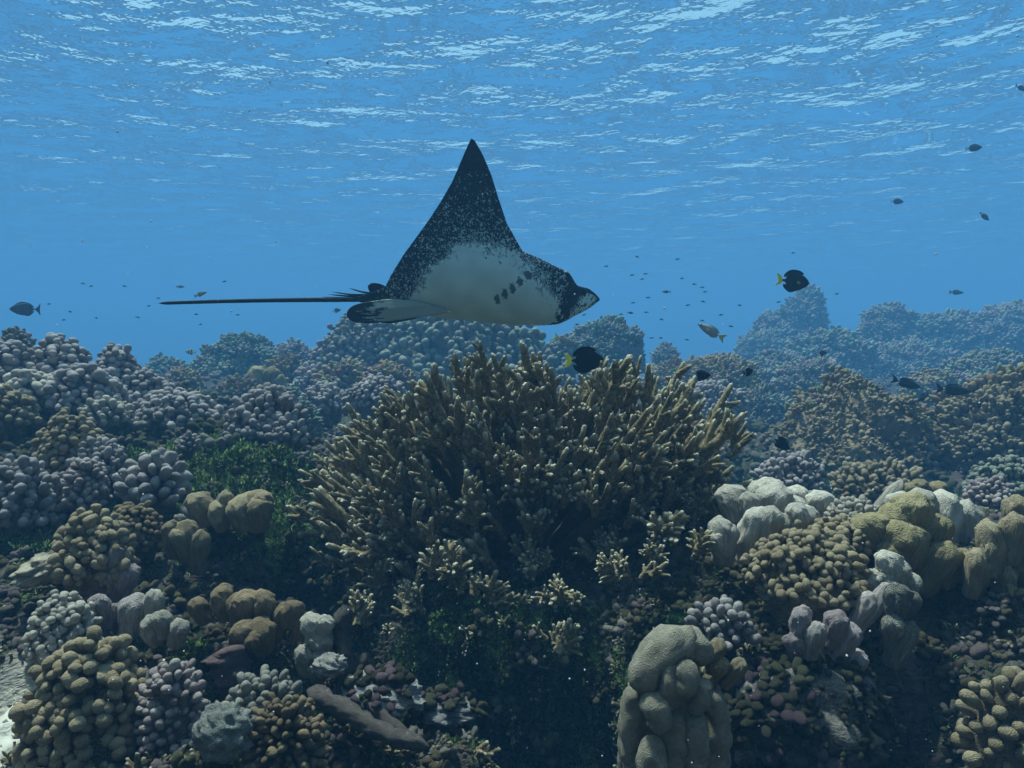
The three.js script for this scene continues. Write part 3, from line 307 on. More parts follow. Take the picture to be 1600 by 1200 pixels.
function thicket(label, c, rx, ry, rz, n, len, keep, o = {}) {
  const t = thing('staghorn_coral', label, 'coral', c), r = rng(Math.round(c.x * 900 + c.y * 500 + 77)); let made = 0;
  const lim = o.limbs ?? 0; for (let i = 0; i < lim; i++) { const ph = i * 2.4, th = .35 + .95 * Math.sqrt((i + .5) / lim), e = V(Math.sin(th) * Math.cos(ph) * rx, Math.cos(th) * ry, Math.sin(th) * Math.sin(ph) * rz).multiplyScalar(.72); part(partNo(t, 'limb'), tube([V(e.x * .12, -.08, e.z * .12), e.clone().multiplyScalar(.5).add(V(0, -.05, 0)), e], .034, .02, 8, .4, i, 8), limbMat, t); }
  let grp = null, left = 0;
  for (let i = 0; made < n && i < n * 30; i++) { const cosT = lerp(o.cosLow ?? -.12, 1, r()), sinT = Math.sqrt(1 - cosT * cosT), ph = r() * 6.283;
    if (left <= 0) { const e = V(sinT * Math.cos(ph), cosT, sinT * Math.sin(ph)); grp = [e, .80 + .2 * r(), V(r() - .5, (r() - .5) * .4, r() - .5).multiplyScalar(.7)]; left = 2 + Math.floor(r() * 3); const [gx, gy] = project(V(e.x * rx, e.y * ry, e.z * rz).multiplyScalar(grp[1]).add(c)); if (keep && r() > keep(gx, gy, e)) { left = 0; continue; } }
    left--; const e = grp[0].clone().add(V(r() - .5, r() - .5, r() - .5).multiplyScalar(o.tight ?? .24)), p = V(e.x * rx, e.y * ry, e.z * rz).multiplyScalar(grp[1] * (.86 + .2 * r())), [px, py] = project(p.clone().add(c)); if (keep && keep(px, py, p) <= 0) continue;
    const dir = e.clone().multiplyScalar(1.15).add(grp[2]).add(V(0, .55, 0)).add(V(r() - .5, (r() - .5) * .5, r() - .5).multiplyScalar(.5)).normalize(), L = len * (.6 + .7 * r()), m = part(partNo(t, 'branch'), STAG[Math.floor(r() * STAG.length)], stagMat, t);
    m.position.copy(p).addScaledVector(dir, -L); rotTo(m, dir, r() * 6.283); const th = (.9 + .35 * r()) * (o.thick ?? 1); m.scale.set(L * th, L, L * th); made++; }
  if (o.inner) { const im = new THREE.InstancedMesh(STAG[3], stagMat, o.inner), q = new THREE.Object3D(); im.name = 'inner_branches'; im.userData.kind = 'stuff'; im.castShadow = im.receiveShadow = true; let k = 0;
    for (let i = 0; k < o.inner && i < o.inner * 30; i++) { const cosT = lerp(-.1, 1, r()), sinT = Math.sqrt(1 - cosT * cosT), ph = r() * 6.283, e = V(sinT * Math.cos(ph), cosT, sinT * Math.sin(ph)), f = .62 + .26 * r(), p = V(e.x * rx, e.y * ry, e.z * rz).multiplyScalar(f), [px, py] = project(p.clone().add(c)); if (keep && r() > keep(px, py - 15, p)) continue;
      const dir = e.clone().multiplyScalar(.9).add(V((r() - .5) * .7, .6, (r() - .5) * .7)).normalize(), L = len * (.7 + .5 * r()); q.position.copy(p).addScaledVector(dir, -L); rotTo(q, dir, r() * 6.28); q.scale.setScalar(L); q.updateMatrix(); im.setMatrixAt(k++, q.matrix); } im.count = k; t.add(im); }
  WHERE.push([c.x, c.z, Math.min(rx, rz) * .6]); return t; }
const top1 = table([[420, 740], [450, 720], [520, 640], [600, 590], [680, 555], [740, 520], [800, 508], [850, 530], [880, 575], [930, 560], [970, 520], [1010, 535], [1080, 560], [1150, 590], [1200, 640], [1215, 670]]), low1 = table([[430, 800], [480, 850], [560, 880], [640, 885], [760, 860], [900, 760], [1000, 770], [1100, 770], [1200, 770]]);
thicket('great branching staghorn coral with pale tips in the centre', at(820, 872, 2.4), .93, .92, .62, 300, .155, (px, py, p) => (py < top1(px) || py > low1(px) || px < 425 || px > 1215 ? 0 : Math.hypot((px - 700) / 60, (py - 700) / 40) < 1 ? .1 : px > 760 && px < 990 && py > 790 ? .15 : p.z < -.25 ? .25 : 1), { limbs: 60, inner: 560 });
thicket('small staghorn tuft with cream tips right below the great staghorn', at(1040, 830, 1.9), .09, .1, .08, 16, .075, null, { cosLow: .2, tight: .7, thick: 1.5 });
thicket('low staghorn tuft in the shade under the great staghorn', at(975, 895, 1.75), .09, .07, .07, 14, .06, null, { cosLow: .1, tight: .7, thick: 1.5 });
thicket('staghorn tuft hanging on the dark wall left of the low tuft', at(885, 925, 1.75), .09, .06, .07, 12, .06, null, { cosLow: .1, tight: .7, thick: 1.5 });
thicket('staghorn tuft against the knotted grey lobe', at(1090, 860, 1.75), .06, .06, .05, 12, .055, null, { cosLow: .1, tight: .7, thick: 1.5 });
thicket('thin staghorn sprig at the foot of the great staghorn', at(700, 880, 1.9), .1, .07, .08, 12, .08, null, { cosLow: .1, tight: .7, thick: 1.5 });
for (const [lab, x, y, d, w] of [['staghorn tuft under the left edge of the great staghorn', 590, 895, 2.0, .1], ['staghorn tuft low on the left of the dark wall', 655, 935, 1.9, .09], ['staghorn tuft in the middle of the dark wall', 750, 930, 1.88, .1], ['sparse staghorn tuft under the middle of the great staghorn', 830, 880, 2.0, .1], ['staghorn tuft hidden under the right arms of the great staghorn', 930, 850, 2.05, .1], ['small staghorn tuft above the white dead coral lumps', 560, 950, 1.75, .06], ['staghorn tuft lowest on the dark wall', 880, 1000, 1.72, .08], ['staghorn tuft at the right end of the great staghorn above the pale crest', 1110, 790, 2.1, .1]]) thicket(lab, at(x, y, d), w, w * .8, w * .8, 14, .075, null, { cosLow: .1, tight: .7, thick: 1.3 });
thicket('bluish staghorn tuft between the low tufts', at(1020, 870, 1.8), .06, .05, .05, 9, .05, null, { cosLow: .1, tight: .7, thick: 1.5 });

/* ------------------------------------------------------------ growth on the rock that nobody could count */
function scatterOnFloor(n, seed, test, place, geos, mats, name, label, share = .8) {
  const p = floor.geo.attributes.position, nr = floor.geo.attributes.normal, N = floor.n, r = rng(seed), lists = geos.map(() => []), rings = Math.floor((p.count - 1) / N);
  for (let i = 0; i < n; i++) { const j = Math.floor(Math.pow(r(), .9) * (rings * share)), a = Math.floor(r() * floor.front), k = j * N + a, t0 = r(), k1 = k + N, x0 = lerp(p.getX(k), p.getX(k1), t0), z0 = lerp(p.getZ(k), p.getZ(k1), t0), rad = Math.hypot(x0, z0), x = x0 + (r() - .5) * rad * .02, z = z0 + (r() - .5) * rad * .02; if (rad < .75) continue; const q = test(x, z, rad, nr.getY(k)); if (r() > q) continue; const y0 = p.getY(k), dy = p.getY(k1) - y0, m = Math.min(8, 1 + Math.floor(Math.abs(dy) / (rad * .012))); for (let e = 0; e < m; e++) lists[Math.floor(r() * geos.length)].push([x, y0 + dy * (m > 1 ? r() : t0), z, V(nr.getX(k), nr.getY(k), nr.getZ(k)), rad]); }
  const q = new THREE.Object3D(), root = new THREE.Group(); root.name = numbered(name); root.userData = { kind: 'stuff', label }; scene.add(root);
  geos.forEach((g, gi) => { const im = new THREE.InstancedMesh(g, mats[gi % mats.length], lists[gi].length); im.name = name + '_piece'; im.userData.kind = 'stuff'; lists[gi].forEach((it, i) => { im.setColorAt(i, place(q, it, r)); q.updateMatrix(); im.setMatrixAt(i, q.matrix); }); im.castShadow = im.receiveShadow = true; root.add(im); }); return root; }
const white = coralMat([1, 1, 1], .002, 1);
scatterOnFloor(110000, 501, (x, z, r) => (r > 30 ? 0 : clamp((.25 + .9 * fbm3(x * 3, 9, z * 3, 3)) * (1 - turfAt(x, z)) * (1 - sandAt(x, z)), 0, 1)), (q, [x, y, z, n, rad], r) => { const s = (.010 + .022 * r() * r()) * clamp(rad * .5, .8, 3); q.position.set(x, y - s * .2, z); rotTo(q, n.clone().add(V(0, .6, 0)).normalize(), r() * 6); q.scale.set(s * 1.5, s * 1.3, s * 1.5); const k = fbm3(x * 1.7, 3, z * 1.7, 2) + (r() - .5) * .5, b = .7 + .6 * r(); return k > .34 ? lin(.25 * b, .20 * b, .205 * b) : k > 0 ? lin(.20 * b, .19 * b, .165 * b) : k > -.2 ? lin(.14 * b, .12 * b, .07 * b) : lin(.10 * b, .105 * b, .055 * b); }, CLUMP, [white], 'encrusting_growth', 'knobbly pink, grey and olive crusts covering the reef rock');
scatterOnFloor(30000, 502, (x, z, r) => (r > 4.5 ? 0 : clamp((.45 + 1.1 * fbm3(x * 4, 2, z * 4, 3)) * (1 - .8 * turfAt(x, z)) * (1 - sandAt(x, z)), 0, 1)), (q, [x, y, z, n, rad], r) => { const s = (.008 + .022 * r() ** 3) * clamp(rad * .5, .8, 2); q.position.set(x, y - s * .15, z); rotTo(q, n.clone().add(V((r() - .5) * .6, .7, (r() - .5) * .6)).normalize(), r() * 6); q.scale.set(s * 1.4, s * (1 + .8 * r()), s * 1.4); const k = fbm3(x * 3, 7, z * 3, 2) + (r() - .5) * .6, b = .7 + .6 * r(); return k > .3 ? lin(.36 * b, .34 * b, .30 * b) : k > .1 ? lin(.26 * b, .21 * b, .205 * b) : k > -.15 ? lin(.17 * b, .145 * b, .085 * b) : lin(.12 * b, .125 * b, .07 * b); }, CLUMP, [white], 'nodule_growth', 'small crusted nodules crowding the near reef rock', .56);
scatterOnFloor(5200, 640, (x, z, r, ny) => (r > 3.2 || r < 1.15 ? 0 : clamp(.35 + 1.2 * n2(x * 3, z * 3), 0, 1)), (q, [x, y, z, n, rad], r) => { const s = .024 + .04 * r() * r(); q.position.set(x, y - s * .2, z); rotTo(q, n.clone().add(V((r() - .5) * .8, .8, (r() - .5) * .8)).normalize(), r() * 6); q.scale.set(s * 1.9, s, s * 1.9); const b = .35 + .6 * r(); return lin(b, b * (.95 + .1 * r()), b); }, [STAG[0], STAG[4], STAG[7]], [stagMat], 'small_branching_growth', 'small stubby branching corals sprouting on the near reef rock', .46);
scatterOnFloor(12000, 641, (x, z, r, ny) => (r > 5 || r < 1.1 ? 0 : clamp(.3 + n2(x * 2, z * 2), 0, 1)), (q, [x, y, z, n, rad], r) => { const s = (.006 + .012 * r() * r()) * clamp(rad * .5, .8, 2); q.position.set(x, y, z); q.rotation.set(r() * 6, r() * 6, r() * 6); q.scale.set(s * (1 + r()), s * .7, s); const b = .7 + .6 * r(); return r() < .5 ? lin(.40 * b, .37 * b, .32 * b) : lin(.24 * b, .225 * b, .19 * b); }, [BALL[0], BALL[2], FINGER[1]], [white], 'coral_rubble', 'loose pale coral rubble lying between the coral heads', .55);
function tuftShape(seed) { const r = rng(seed), pos = [], idx = [], nor = []; for (let b = 0; b < 7; b++) { const a = r() * 6.283, w = .08 + .07 * r(), h = .6 + .5 * r(), lean = .2 + .7 * r(), dx = Math.cos(a), dz = Math.sin(a), bx = (r() - .5) * .5, bz = (r() - .5) * .5, k = pos.length / 3; for (let j = 0; j < 3; j++) { const t = j / 2, ww = w * (1 - t * .85), o = lean * t * t; pos.push(bx + dx * o - dz * ww, h * t, bz + dz * o + dx * ww, bx + dx * o + dz * ww, h * t, bz + dz * o - dx * ww); for (let m = 0; m < 2; m++) nor.push(dx * .5, .8, dz * .5); } idx.push(k, k + 1, k + 2, k + 1, k + 3, k + 2, k + 2, k + 3, k + 4, k + 3, k + 5, k + 4); }
  const g = new THREE.BufferGeometry(); g.setAttribute('position', new THREE.Float32BufferAttribute(pos, 3)); g.setAttribute('normal', new THREE.Float32BufferAttribute(nor, 3)); g.setIndex(idx); return g; }
const turfMat = new THREE.MeshPhysicalMaterial({ ior: 1.15,  color: 0xffffff, roughness: .9, side: THREE.DoubleSide });
scatterOnFloor(1100000, 777, (x, z, r) => (r > 6 ? 0 : turfAt(x, z) + .03), (q, [x, y, z, n, rad], r) => { const s = (.005 + .007 * r()) * clamp(rad * .5, .8, 2.5); q.position.set(x, y - s * .15, z); rotTo(q, n.clone().add(V((r() - .5) * 1.6, .3, (r() - .5) * 1.6)).normalize(), r() * 6); q.scale.set(s * 1.3, s * (.6 + .6 * r()), s * 1.3); const k = .6 + .8 * r() + .5 * fbm3(x * 6, 1, z * 6, 2); return r() < .12 ? lin(.30 * k, .35 * k, .14 * k) : lin(.20 * k, .33 * k, .11 * k); }, [0, 1, 2].map((i) => tuftShape(900 + i)), [turfMat], 'algae_turf', 'short green algae turf growing over the reef rock', .6);

/* ------------------------------------------------------------ the eagle ray */
{ const D = 3.0, u = D / F, AX = 468, roll = .60, X0 = 760, c0 = at(X0, AX, D), t = thing('eagle_ray', 'spotted eagle ray with raised wing gliding over the staghorn', 'eagle ray', c0);
  const phi = (q) => .90 * smoothstep(Math.abs(q), -.05, .28) - .12 * smoothstep(Math.abs(q), .6, .95), arcN = 240, arcL = 1.2, arcN_ = [], arcF = [];   // the wing's curve, near side and far side
  for (const [out, sg] of [[arcN_, 1], [arcF, -1]]) { let y = 0, z = 0; for (let i = 0; i <= arcN; i++) { const a = phi(i / arcN * arcL) + roll * sg; out.push([y, z * 1, -Math.sin(a), Math.cos(a), a]); y += Math.sin(a) * arcL / arcN; z += Math.cos(a) * arcL / arcN; } }
  const mid = (q) => { const l = q >= 0 ? arcN_ : arcF, f = Math.min(Math.abs(q) / arcL * arcN, arcN - 1e-3), i = Math.floor(f), k = f - i, s = q >= 0 ? 1 : -1; const g = (m) => lerp(l[i][m], l[i + 1][m], k), a = g(4); return [g(0), g(1) * s, Math.cos(a), -Math.sin(a) * s]; };   // y, z, normal y, normal z
  const world = (X, y, z) => V(X, y, z).add(c0), Xof = (px) => (px - X0) * u;
  const edgeY = table([[560, 468], [600, 452], [603, 446], [612, 428], [632, 396], [670, 344], [690, 313], [707, 283], [724, 243], [731, 227], [736.5, 216], [742, 220], [754, 241], [768, 274], [778, 307], [792, 349], [815, 390], [838, 416], [860, 440], [940, 468]]);
  const reach = (X, f) => { let lo = 0, hi = 1.15; for (let i = 0; i < 40; i++) { const q = (lo + hi) / 2, [y, z] = mid(q), [px, py] = project(world(X, y, z)); if (py > f(px)) lo = q; else hi = q; } return lo; };
  const white = table([[610, 468], [640, 462], [660, 438], [700, 396], [745, 378], [790, 392], [830, 424], [868, 450], [880, 462], [940, 470]]);
  const up = smoothTable([[556, 0], [562, 4], [600, 8], [650, 20], [720, 34], [800, 46], [845, 56], [868, 57], [882, 50], [891, 38], [897, 20], [901, 8], [906, 6], [920, 5], [932, 3], [937, 0]]), dn = smoothTable([[556, 0], [562, 4], [600, 8], [640, 10], [690, 14], [740, 17], [790, 24], [830, 31], [855, 34], [872, 35], [885, 30], [905, 22], [925, 10], [937, 0]]);
  const bw = smoothTable([[556, 4], [600, 22], [640, 48], [700, 78], [800, 88], [840, 72], [868, 58], [886, 50], [893, 40], [899, 28], [918, 23], [930, 12], [937, 1]]), tw = smoothTable([[556, 1], [600, 3], [700, 8], [780, 11], [840, 10], [880, 6], [937, 1]]);
  const NX = 230, NA = 128, pos = [], uv = [], idx = [], W = [], QB = [], pxs = [];
  for (let i = 0; i <= NX; i++) { const s = i / NX, px = 556.5 + 380 * (s < .5 ? s : s), X = Xof(px), wing = reach(X, edgeY), body = bw(px, 3) * u; pxs.push(px); W.push(Math.max(px > 600 && px < 862 ? wing : 0, body)); QB.push(reach(X, white)); }
  for (let k = 0; k < 1; k++) for (let i = 1; i < NX; i++) if (pxs[i] > 800 || pxs[i] < 612) W[i] = (W[i - 1] + 2 * W[i] + W[i + 1]) / 4;
  for (let i = 0; i <= NX; i++) { const px = pxs[i], X = Xof(px), w = W[i], b = bw(px, 5) * u; for (let j = 0; j <= NA; j++) { const a = j / NA * 6.28318, q = w * Math.cos(a), e = Math.abs(Math.sin(a)), bell = Math.exp(-((q / b) ** 2) * .9), [y, z, ny, nz] = mid(q), th = Math.sin(a) >= 0 ? e * (up(px, 2.5) * u * bell + tw(px) * u * (1 - .75 * Math.abs(q) / w)) : -e * (dn(px, 5) * u * bell + tw(px) * u * .5 * (1 - .75 * Math.abs(q) / w)); pos.push(X, y + ny * th, z + nz * th); uv.push(s01(i / NX), j / NA); } }
  function s01(x) { return .002 + .996 * x; }
  for (let i = 0; i < NX; i++) for (let j = 0; j < NA; j++) { const a = i * (NA + 1) + j; idx.push(a, a + 1, a + NA + 1, a + 1, a + NA + 2, a + NA + 1); }
  const g = new THREE.BufferGeometry(); g.setAttribute('position', new THREE.Float32BufferAttribute(pos, 3)); g.setAttribute('uv', new THREE.Float32BufferAttribute(uv, 2)); g.setIndex(idx); g.computeVertexNormals();
  { const nn = g.attributes.normal; for (let i = 0; i <= NX; i++) { const a = i * (NA + 1), b = a + NA; const v = V(nn.getX(a) + nn.getX(b), nn.getY(a) + nn.getY(b), nn.getZ(a) + nn.getZ(b)).normalize(); nn.setXYZ(a, v.x, v.y, v.z); nn.setXYZ(b, v.x, v.y, v.z); } }
  const TX = 1024, TY = 2048, skin = dataTex(TX, (i, j) => { const s = i / TX, f = clamp(s * NX, 0, NX - 1e-3), k = Math.floor(f), w = lerp(W[k], W[k + 1], f - k), qb = lerp(QB[k], QB[k + 1], f - k), px = lerp(pxs[k], pxs[k + 1], f - k), a = (j + .5) / TY * 6.28318, q = w * Math.cos(a), under = Math.sin(a) < 0, X = Xof(px), aq = Math.abs(q);
      const fine = n3(X * 95, q * 95, under ? 1 : 2), mid_ = n3(X * 38, q * 38, 5), big = n3(X * 9, q * 9, 8); let dark;
      if (under) { const o = aq - qb; dark = smoothstep(o + .035 * mid_ + .03 * fine + .035 * big, -.012, .012); const frk = n3(X * 150, q * 150, 4), pale = smoothstep(fine * .6 + mid_ * .35 + frk * .35 - (-.02 + 1.5 * Math.max(0, o) + 2.2 * Math.max(0, o - .26)), 0, .3); dark *= 1 - .62 * pale * (o > -.05 ? 1 : 0);
        if (px > 846) { const c = lerp(868, 905, clamp((q / w + .35) / 1.3, 0, 1)), e = px - c + 9 * mid_ + 6 * fine; if (e > 8) dark = Math.max(smoothstep(px + 4 * mid_, 922, 931), aq > w * .8 ? .95 : .85 * smoothstep(mid_ + .6 * fine, .3, .5)); dark = Math.max(dark, 1 - smoothstep(Math.abs(e), 8, 13)); }
        if (px < 640) dark = Math.max(dark, 1 - smoothstep(px + 12 * mid_, 596, 612)); }
      else { const cell = n3(X * 34, q * 34, 11), spot = smoothstep(cell, .62, .74) * (1 - smoothstep(px, 840, 860)); dark = 1 - .55 * spot; }
      for (let m = 0; m < 5; m++) { const gx = Xof(777 + m * 11.5), gq = .062 + .021 * m, dx = (X - gx), dq = aq - gq; if (under && q > 0) dark = Math.max(dark, .85 * smoothstep(1.15 - Math.hypot(dx / .014, dq / .02) + .3 * mid_ + .3 * fine, .1, .4)); }
      const tone = .9 + .1 * big; return [lerp(.58 * tone, .014, dark), lerp(.78 * tone, .020, dark), lerp(.78 * tone, .027, dark)].map((x) => Math.pow(x, 1 / 2.2)); }, true, TY);
  const skinMat = new THREE.MeshPhysicalMaterial({ ior: 1.15,  map: skin, roughness: .8 }), darkSkin = plain([.008, .011, .015], .6);
  part('body', g, skinMat, t);
  // tail, stings, fins
  const L = (px, py, dz = 0) => at(px, py, D + dz).sub(c0);
  part('tail', tube([L(628, 467), L(590, 467), L(540, 468), L(440, 469), L(340, 471), L(248, 474)], .0125, .0075, 60, .06, 3, 10), darkSkin, t);
  for (const [a, b, c2, d2] of [[586, 463, 503, 464], [586, 461, 518, 456], [590, 459, 545, 450], [590, 462, 512, 460]]) part(partNo(t, 'sting'), tube([L(a, b), L((a + c2) / 2, (b + d2) / 2 + 2), L(c2, d2)], .007, .0025, 10, 0, 1, 6), darkSkin, t);
  const finGeo = (pts, th, curl) => { const cN = L(...pts[0]), sh = pts.map((p) => { const v = L(...p).sub(cN); return new THREE.Vector2(v.x, v.y); }), cv = new THREE.SplineCurve([...sh, sh[0]]), s = new THREE.Shape(cv.getPoints(40)), e = new THREE.ExtrudeGeometry(s, { depth: th, bevelEnabled: true, bevelThickness: th * .8, bevelSize: th * .9, bevelSegments: 3, steps: 1 }); e.translate(0, 0, -th / 2); const p = e.attributes.position; for (let i = 0; i < p.count; i++) p.setZ(i, p.getZ(i) + curl * (p.getX(i) ** 2 + p.getY(i) ** 2)); e.computeVertexNormals(); return [e, cN]; };
  const addFin = (name, pts, th, curl, dz, mat) => { const [e, c] = finGeo(pts, th, curl), m = part(name, e, mat, t); m.position.copy(c); m.position.z += dz; return m; };
  addFin('dorsal_fin', [[604, 464], [585, 460], [577, 449], [583, 444], [598, 447], [606, 456]], .006, 0, 0, darkSkin);
  const pelvic = dataTex(256, (i, j) => { const x = i / 256, y = j / 256, k = smoothstep(x + .16 * n3(x * 6, y * 6, 3) + .1 * n3(x * 22, y * 22, 1), .22, .30) * smoothstep(y + .05 * n3(x * 9, y * 9, 6), .05, .16); return [lerp(.018, .30, k), lerp(.022, .36, k), lerp(.028, .32, k)].map((v) => Math.pow(v, 1 / 2.2)); }, true), finMat = new THREE.MeshPhysicalMaterial({ ior: 1.15,  map: pelvic, roughness: .6 });
  const near = addFin('pelvic_fin', [[700, 488], [660, 476], [620, 472], [588, 476], [565, 482], [556, 492], [561, 502], [585, 505], [620, 500], [660, 494]], .007, .5, .045, finMat); { const p = near.geometry.attributes.position, q = new THREE.Float32BufferAttribute(p.count * 2, 2); near.geometry.computeBoundingBox(); const b = near.geometry.boundingBox; for (let i = 0; i < p.count; i++) q.setXY(i, (p.getX(i) - b.min.x) / (b.max.x - b.min.x), (p.getY(i) - b.min.y) / (b.max.y - b.min.y)); near.geometry.setAttribute('uv', q); }
  addFin('pelvic_fin_001', [[650, 488], [640, 473], [600, 474], [580, 478], [570, 486], [575, 496], [600, 500], [640, 494]], .008, -.8, -.12, darkSkin);
  addFin('fin_flap', [[646, 471], [625, 464], [600, 462], [596, 467], [612, 472]], .004, 0, .03, darkSkin);
  // eye on the near side of the head
  const [ey, ez, eny, enz] = mid(bw(884, 5) * u * .8), eye = part('eye', new THREE.SphereGeometry(.014, 20, 14), plain([.01, .01, .012], .15), t); eye.position.set(Xof(884), ey + .012, ez + .002);
}

/* ------------------------------------------------------------ fish */
function fishBody(h, w, o = {}) {      // length 1 along +x (nose), height h, width w
  const NX = 26, NA = 18, pos = [], uv = [], idx = []; for (let i = 0; i <= NX; i++) { const t = i / NX, e = Math.pow(Math.sin(Math.PI * Math.pow(t, o.full ?? .78)), o.pow ?? .75), stem = lerp(.16, 0, smoothstep(t, 0, .25)) * smoothstep(t, -.02, .04), hh = h / 2 * Math.max(e * smoothstep(t, .02, .35) * 1.0, stem * .9), ww = w / 2 * Math.max(e * (.35 + .65 * smoothstep(t, .1, .6)), stem * .5), cy = (o.sag ?? 0) * h * Math.sin(Math.PI * t); for (let j = 0; j <= NA; j++) { const a = j / NA * 6.28318; pos.push(t - .5, cy + Math.sin(a) * hh, Math.cos(a) * ww); uv.push(t, j / NA); } }
  for (let i = 0; i < NX; i++) for (let j = 0; j < NA; j++) { const a = i * (NA + 1) + j; idx.push(a, a + NA + 1, a + 1, a + 1, a + NA + 1, a + NA + 2); } const g = new THREE.BufferGeometry(); g.setAttribute('position', new THREE.Float32BufferAttribute(pos, 3)); g.setAttribute('uv', new THREE.Float32BufferAttribute(uv, 2)); g.setIndex(idx); g.computeVertexNormals(); return g; }
function finPlate(pts, th) { const s = new THREE.Shape(new THREE.SplineCurve(pts.map(([x, y]) => new THREE.Vector2(x, y))).getPoints(pts.length * 4)); const e = new THREE.ExtrudeGeometry(s, { depth: th * .4, bevelEnabled: true, bevelThickness: th * .3, bevelSize: th * .5, bevelSegments: 1 }); e.translate(0, 0, -th * .2); return e; }
const SPECIES = {
  surgeon: { body: fishBody(.72, .16, { full: .72, pow: .62 }), top: [[.28, .30], [.1, .40], [-.2, .40], [-.40, .25], [-.42, .12], [-.2, .2], [.1, .25], [.28, .30]], low: [[.1, -.30], [-.15, -.40], [-.38, -.27], [-.42, -.13], [-.2, -.2], [.1, -.30]], tail: [[-.46, .05], [-.58, .17], [-.70, .22], [-.63, .05], [-.62, -.05], [-.70, -.20], [-.58, -.16], [-.46, -.05], [-.46, .05]] },
  damsel: { body: fishBody(.55, .18, { full: .75 }), top: [[.2, .22], [0, .32], [-.25, .30], [-.38, .16], [-.2, .14], [.2, .22]], low: [[.0, -.22], [-.2, -.30], [-.38, -.16], [-.2, -.14], [0, -.22]], tail: [[-.45, .05], [-.6, .16], [-.72, .2], [-.62, .0], [-.72, -.2], [-.6, -.16], [-.45, -.05], [-.45, .05]] },
  slim: { body: fishBody(.34, .15, { full: .8 }), top: [[.2, .12], [0, .2], [-.25, .18], [-.4, .07], [-.2, .08], [.2, .12]], low: [[0, -.12], [-.2, -.19], [-.4, -.07], [-.2, -.08], [0, -.12]], tail: [[-.45, .04], [-.58, .12], [-.68, .16], [-.61, .0], [-.68, -.16], [-.58, -.12], [-.45, -.04], [-.45, .04]] },
  unicorn: { body: fishBody(.46, .16, { full: .85, pow: .7 }), top: [[.3, .16], [.05, .26], [-.25, .2], [-.4, .06], [-.2, .12], [.3, .16]], low: [[.1, -.17], [-.2, -.24], [-.4, -.07], [-.2, -.12], [.1, -.17]], tail: [[-.46, .03], [-.56, .12], [-.62, .2], [-.60, .0], [-.62, -.2], [-.56, -.12], [-.46, -.03], [-.46, .03]] } };
for (const s of Object.values(SPECIES)) { s.topG = finPlate(s.top, .012); s.lowG = finPlate(s.low, .012); s.tailG = finPlate(s.tail, .012); s.eyeG = new THREE.SphereGeometry(.028, 10, 8); s.pecG = finPlate([[0, 0], [-.08, .05], [-.17, .03], [-.15, -.05], [-.06, -.04], [0, 0]], .008); }
const stripes = dataTex(128, (i) => { const t = i / 128; return (t > .3 && t < .4) || (t > .55 && t < .65) || (t > .8 && t < .86) ? [.1, .1, .1] : t > .55 ? [.85, .72, .2] : [.8, .8, .7]; }, true, 4), stripeMat = new THREE.MeshPhysicalMaterial({ ior: 1.15,  map: stripes, roughness: .6 });
const DARK = [.012, .014, .02], YEL = [.85, .80, .04], WHT = [.6, .6, .58], GREY = [.10, .11, .13];
function fish(label, kind, px, py, d, lenPx, face, tilt, body, tail, o = {}) {      // face: 1 swims right, -1 left; tilt: nose up in radians
  d = DD(d); const s = SPECIES[kind], L = lenPx * d / F / 1.2, t = thing(o.name ?? 'reef_fish', label, 'fish', at(px, py, d), o.group); t.scale.setScalar(L); t.rotation.set(0, (face > 0 ? 0 : Math.PI) + (o.yaw ?? 0), tilt);
  const bm = body.isMaterial ? body : plain(body, .5), tm = plain(tail ?? body, .55), fm = o.fin ? plain(o.fin, .55) : body.isMaterial ? tm : bm;
  part('body', s.body, bm, t); part('tail', s.tailG, tm, t); part('dorsal_fin', s.topG, fm, t); part('anal_fin', s.lowG, fm, t);
  if (lenPx > 18) { const h = kind === 'surgeon' ? .06 : .03; for (const z of [1, -1]) { const e = part(partNo(t, 'eye'), s.eyeG, plain([.01, .01, .01], .2), t); e.position.set(.36, h, z * .055); const p = part(partNo(t, 'pectoral_fin'), s.pecG, o.pec ? plain(o.pec) : fm, t); p.position.set(.16, -.04, z * .085); p.rotation.y = z * .35; } }
  return t; }
fish('black surgeonfish with yellow tail over the far spire', 'surgeon', 1243, 440, 3.6, 52, 1, -.12, DARK, YEL, { pec: [.25, .25, .03] });
fish('black surgeonfish with yellow tail among the staghorn tips', 'surgeon', 918, 563, 2.35, 62, 1, .02, DARK, YEL, {});
fish('black damselfish with white tail over the right of the staghorn', 'damsel', 1098, 587, 2.6, 32, 1, .1, DARK, WHT);
fish('black damselfish with bright white tail nosing down into the staghorn', 'damsel', 1050, 619, 2.3, 34, 1, -.25, DARK, WHT);
fish('black damselfish with white tail diving beside the right staghorn edge', 'damsel', 1222, 694, 2.7, 36, 1, -.6, DARK, WHT);
fish('all black damselfish at the upper right of the staghorn', 'damsel', 1170, 581, 2.8, 26, 1, .2, DARK, DARK, { yaw: .6 });
fish('tiny black damselfish with white tail below the far ridge', 'damsel', 1286, 552, 5, 16, 1, .3, DARK, WHT);
fish('dark slender fish over the crest of the tufted mound', 'slim', 1420, 600, 4.0, 50, 1, -.3, [.03, .035, .045]);
fish('dark slender fish swimming over the right bank', 'slim', 1494, 610, 3.8, 56, 1, -.1, [.03, .035, .045]);
fish('dark fish turned half away under the slender one', 'slim', 1440, 622, 4.2, 36, -1, -.35, [.03, .035, .045], null, { yaw: .5 });
fish('grey unicornfish at the left edge swimming left', 'unicorn', 36, 483, 5.0, 52, -1, .02, [.06, .065, .085]);
fish('pale grey wrasse with yellow tail in open water right of the far dome', 'slim', 1108, 516, 4.0, 50, -1, .5, [.34, .33, .28], [.5, .45, .12]);
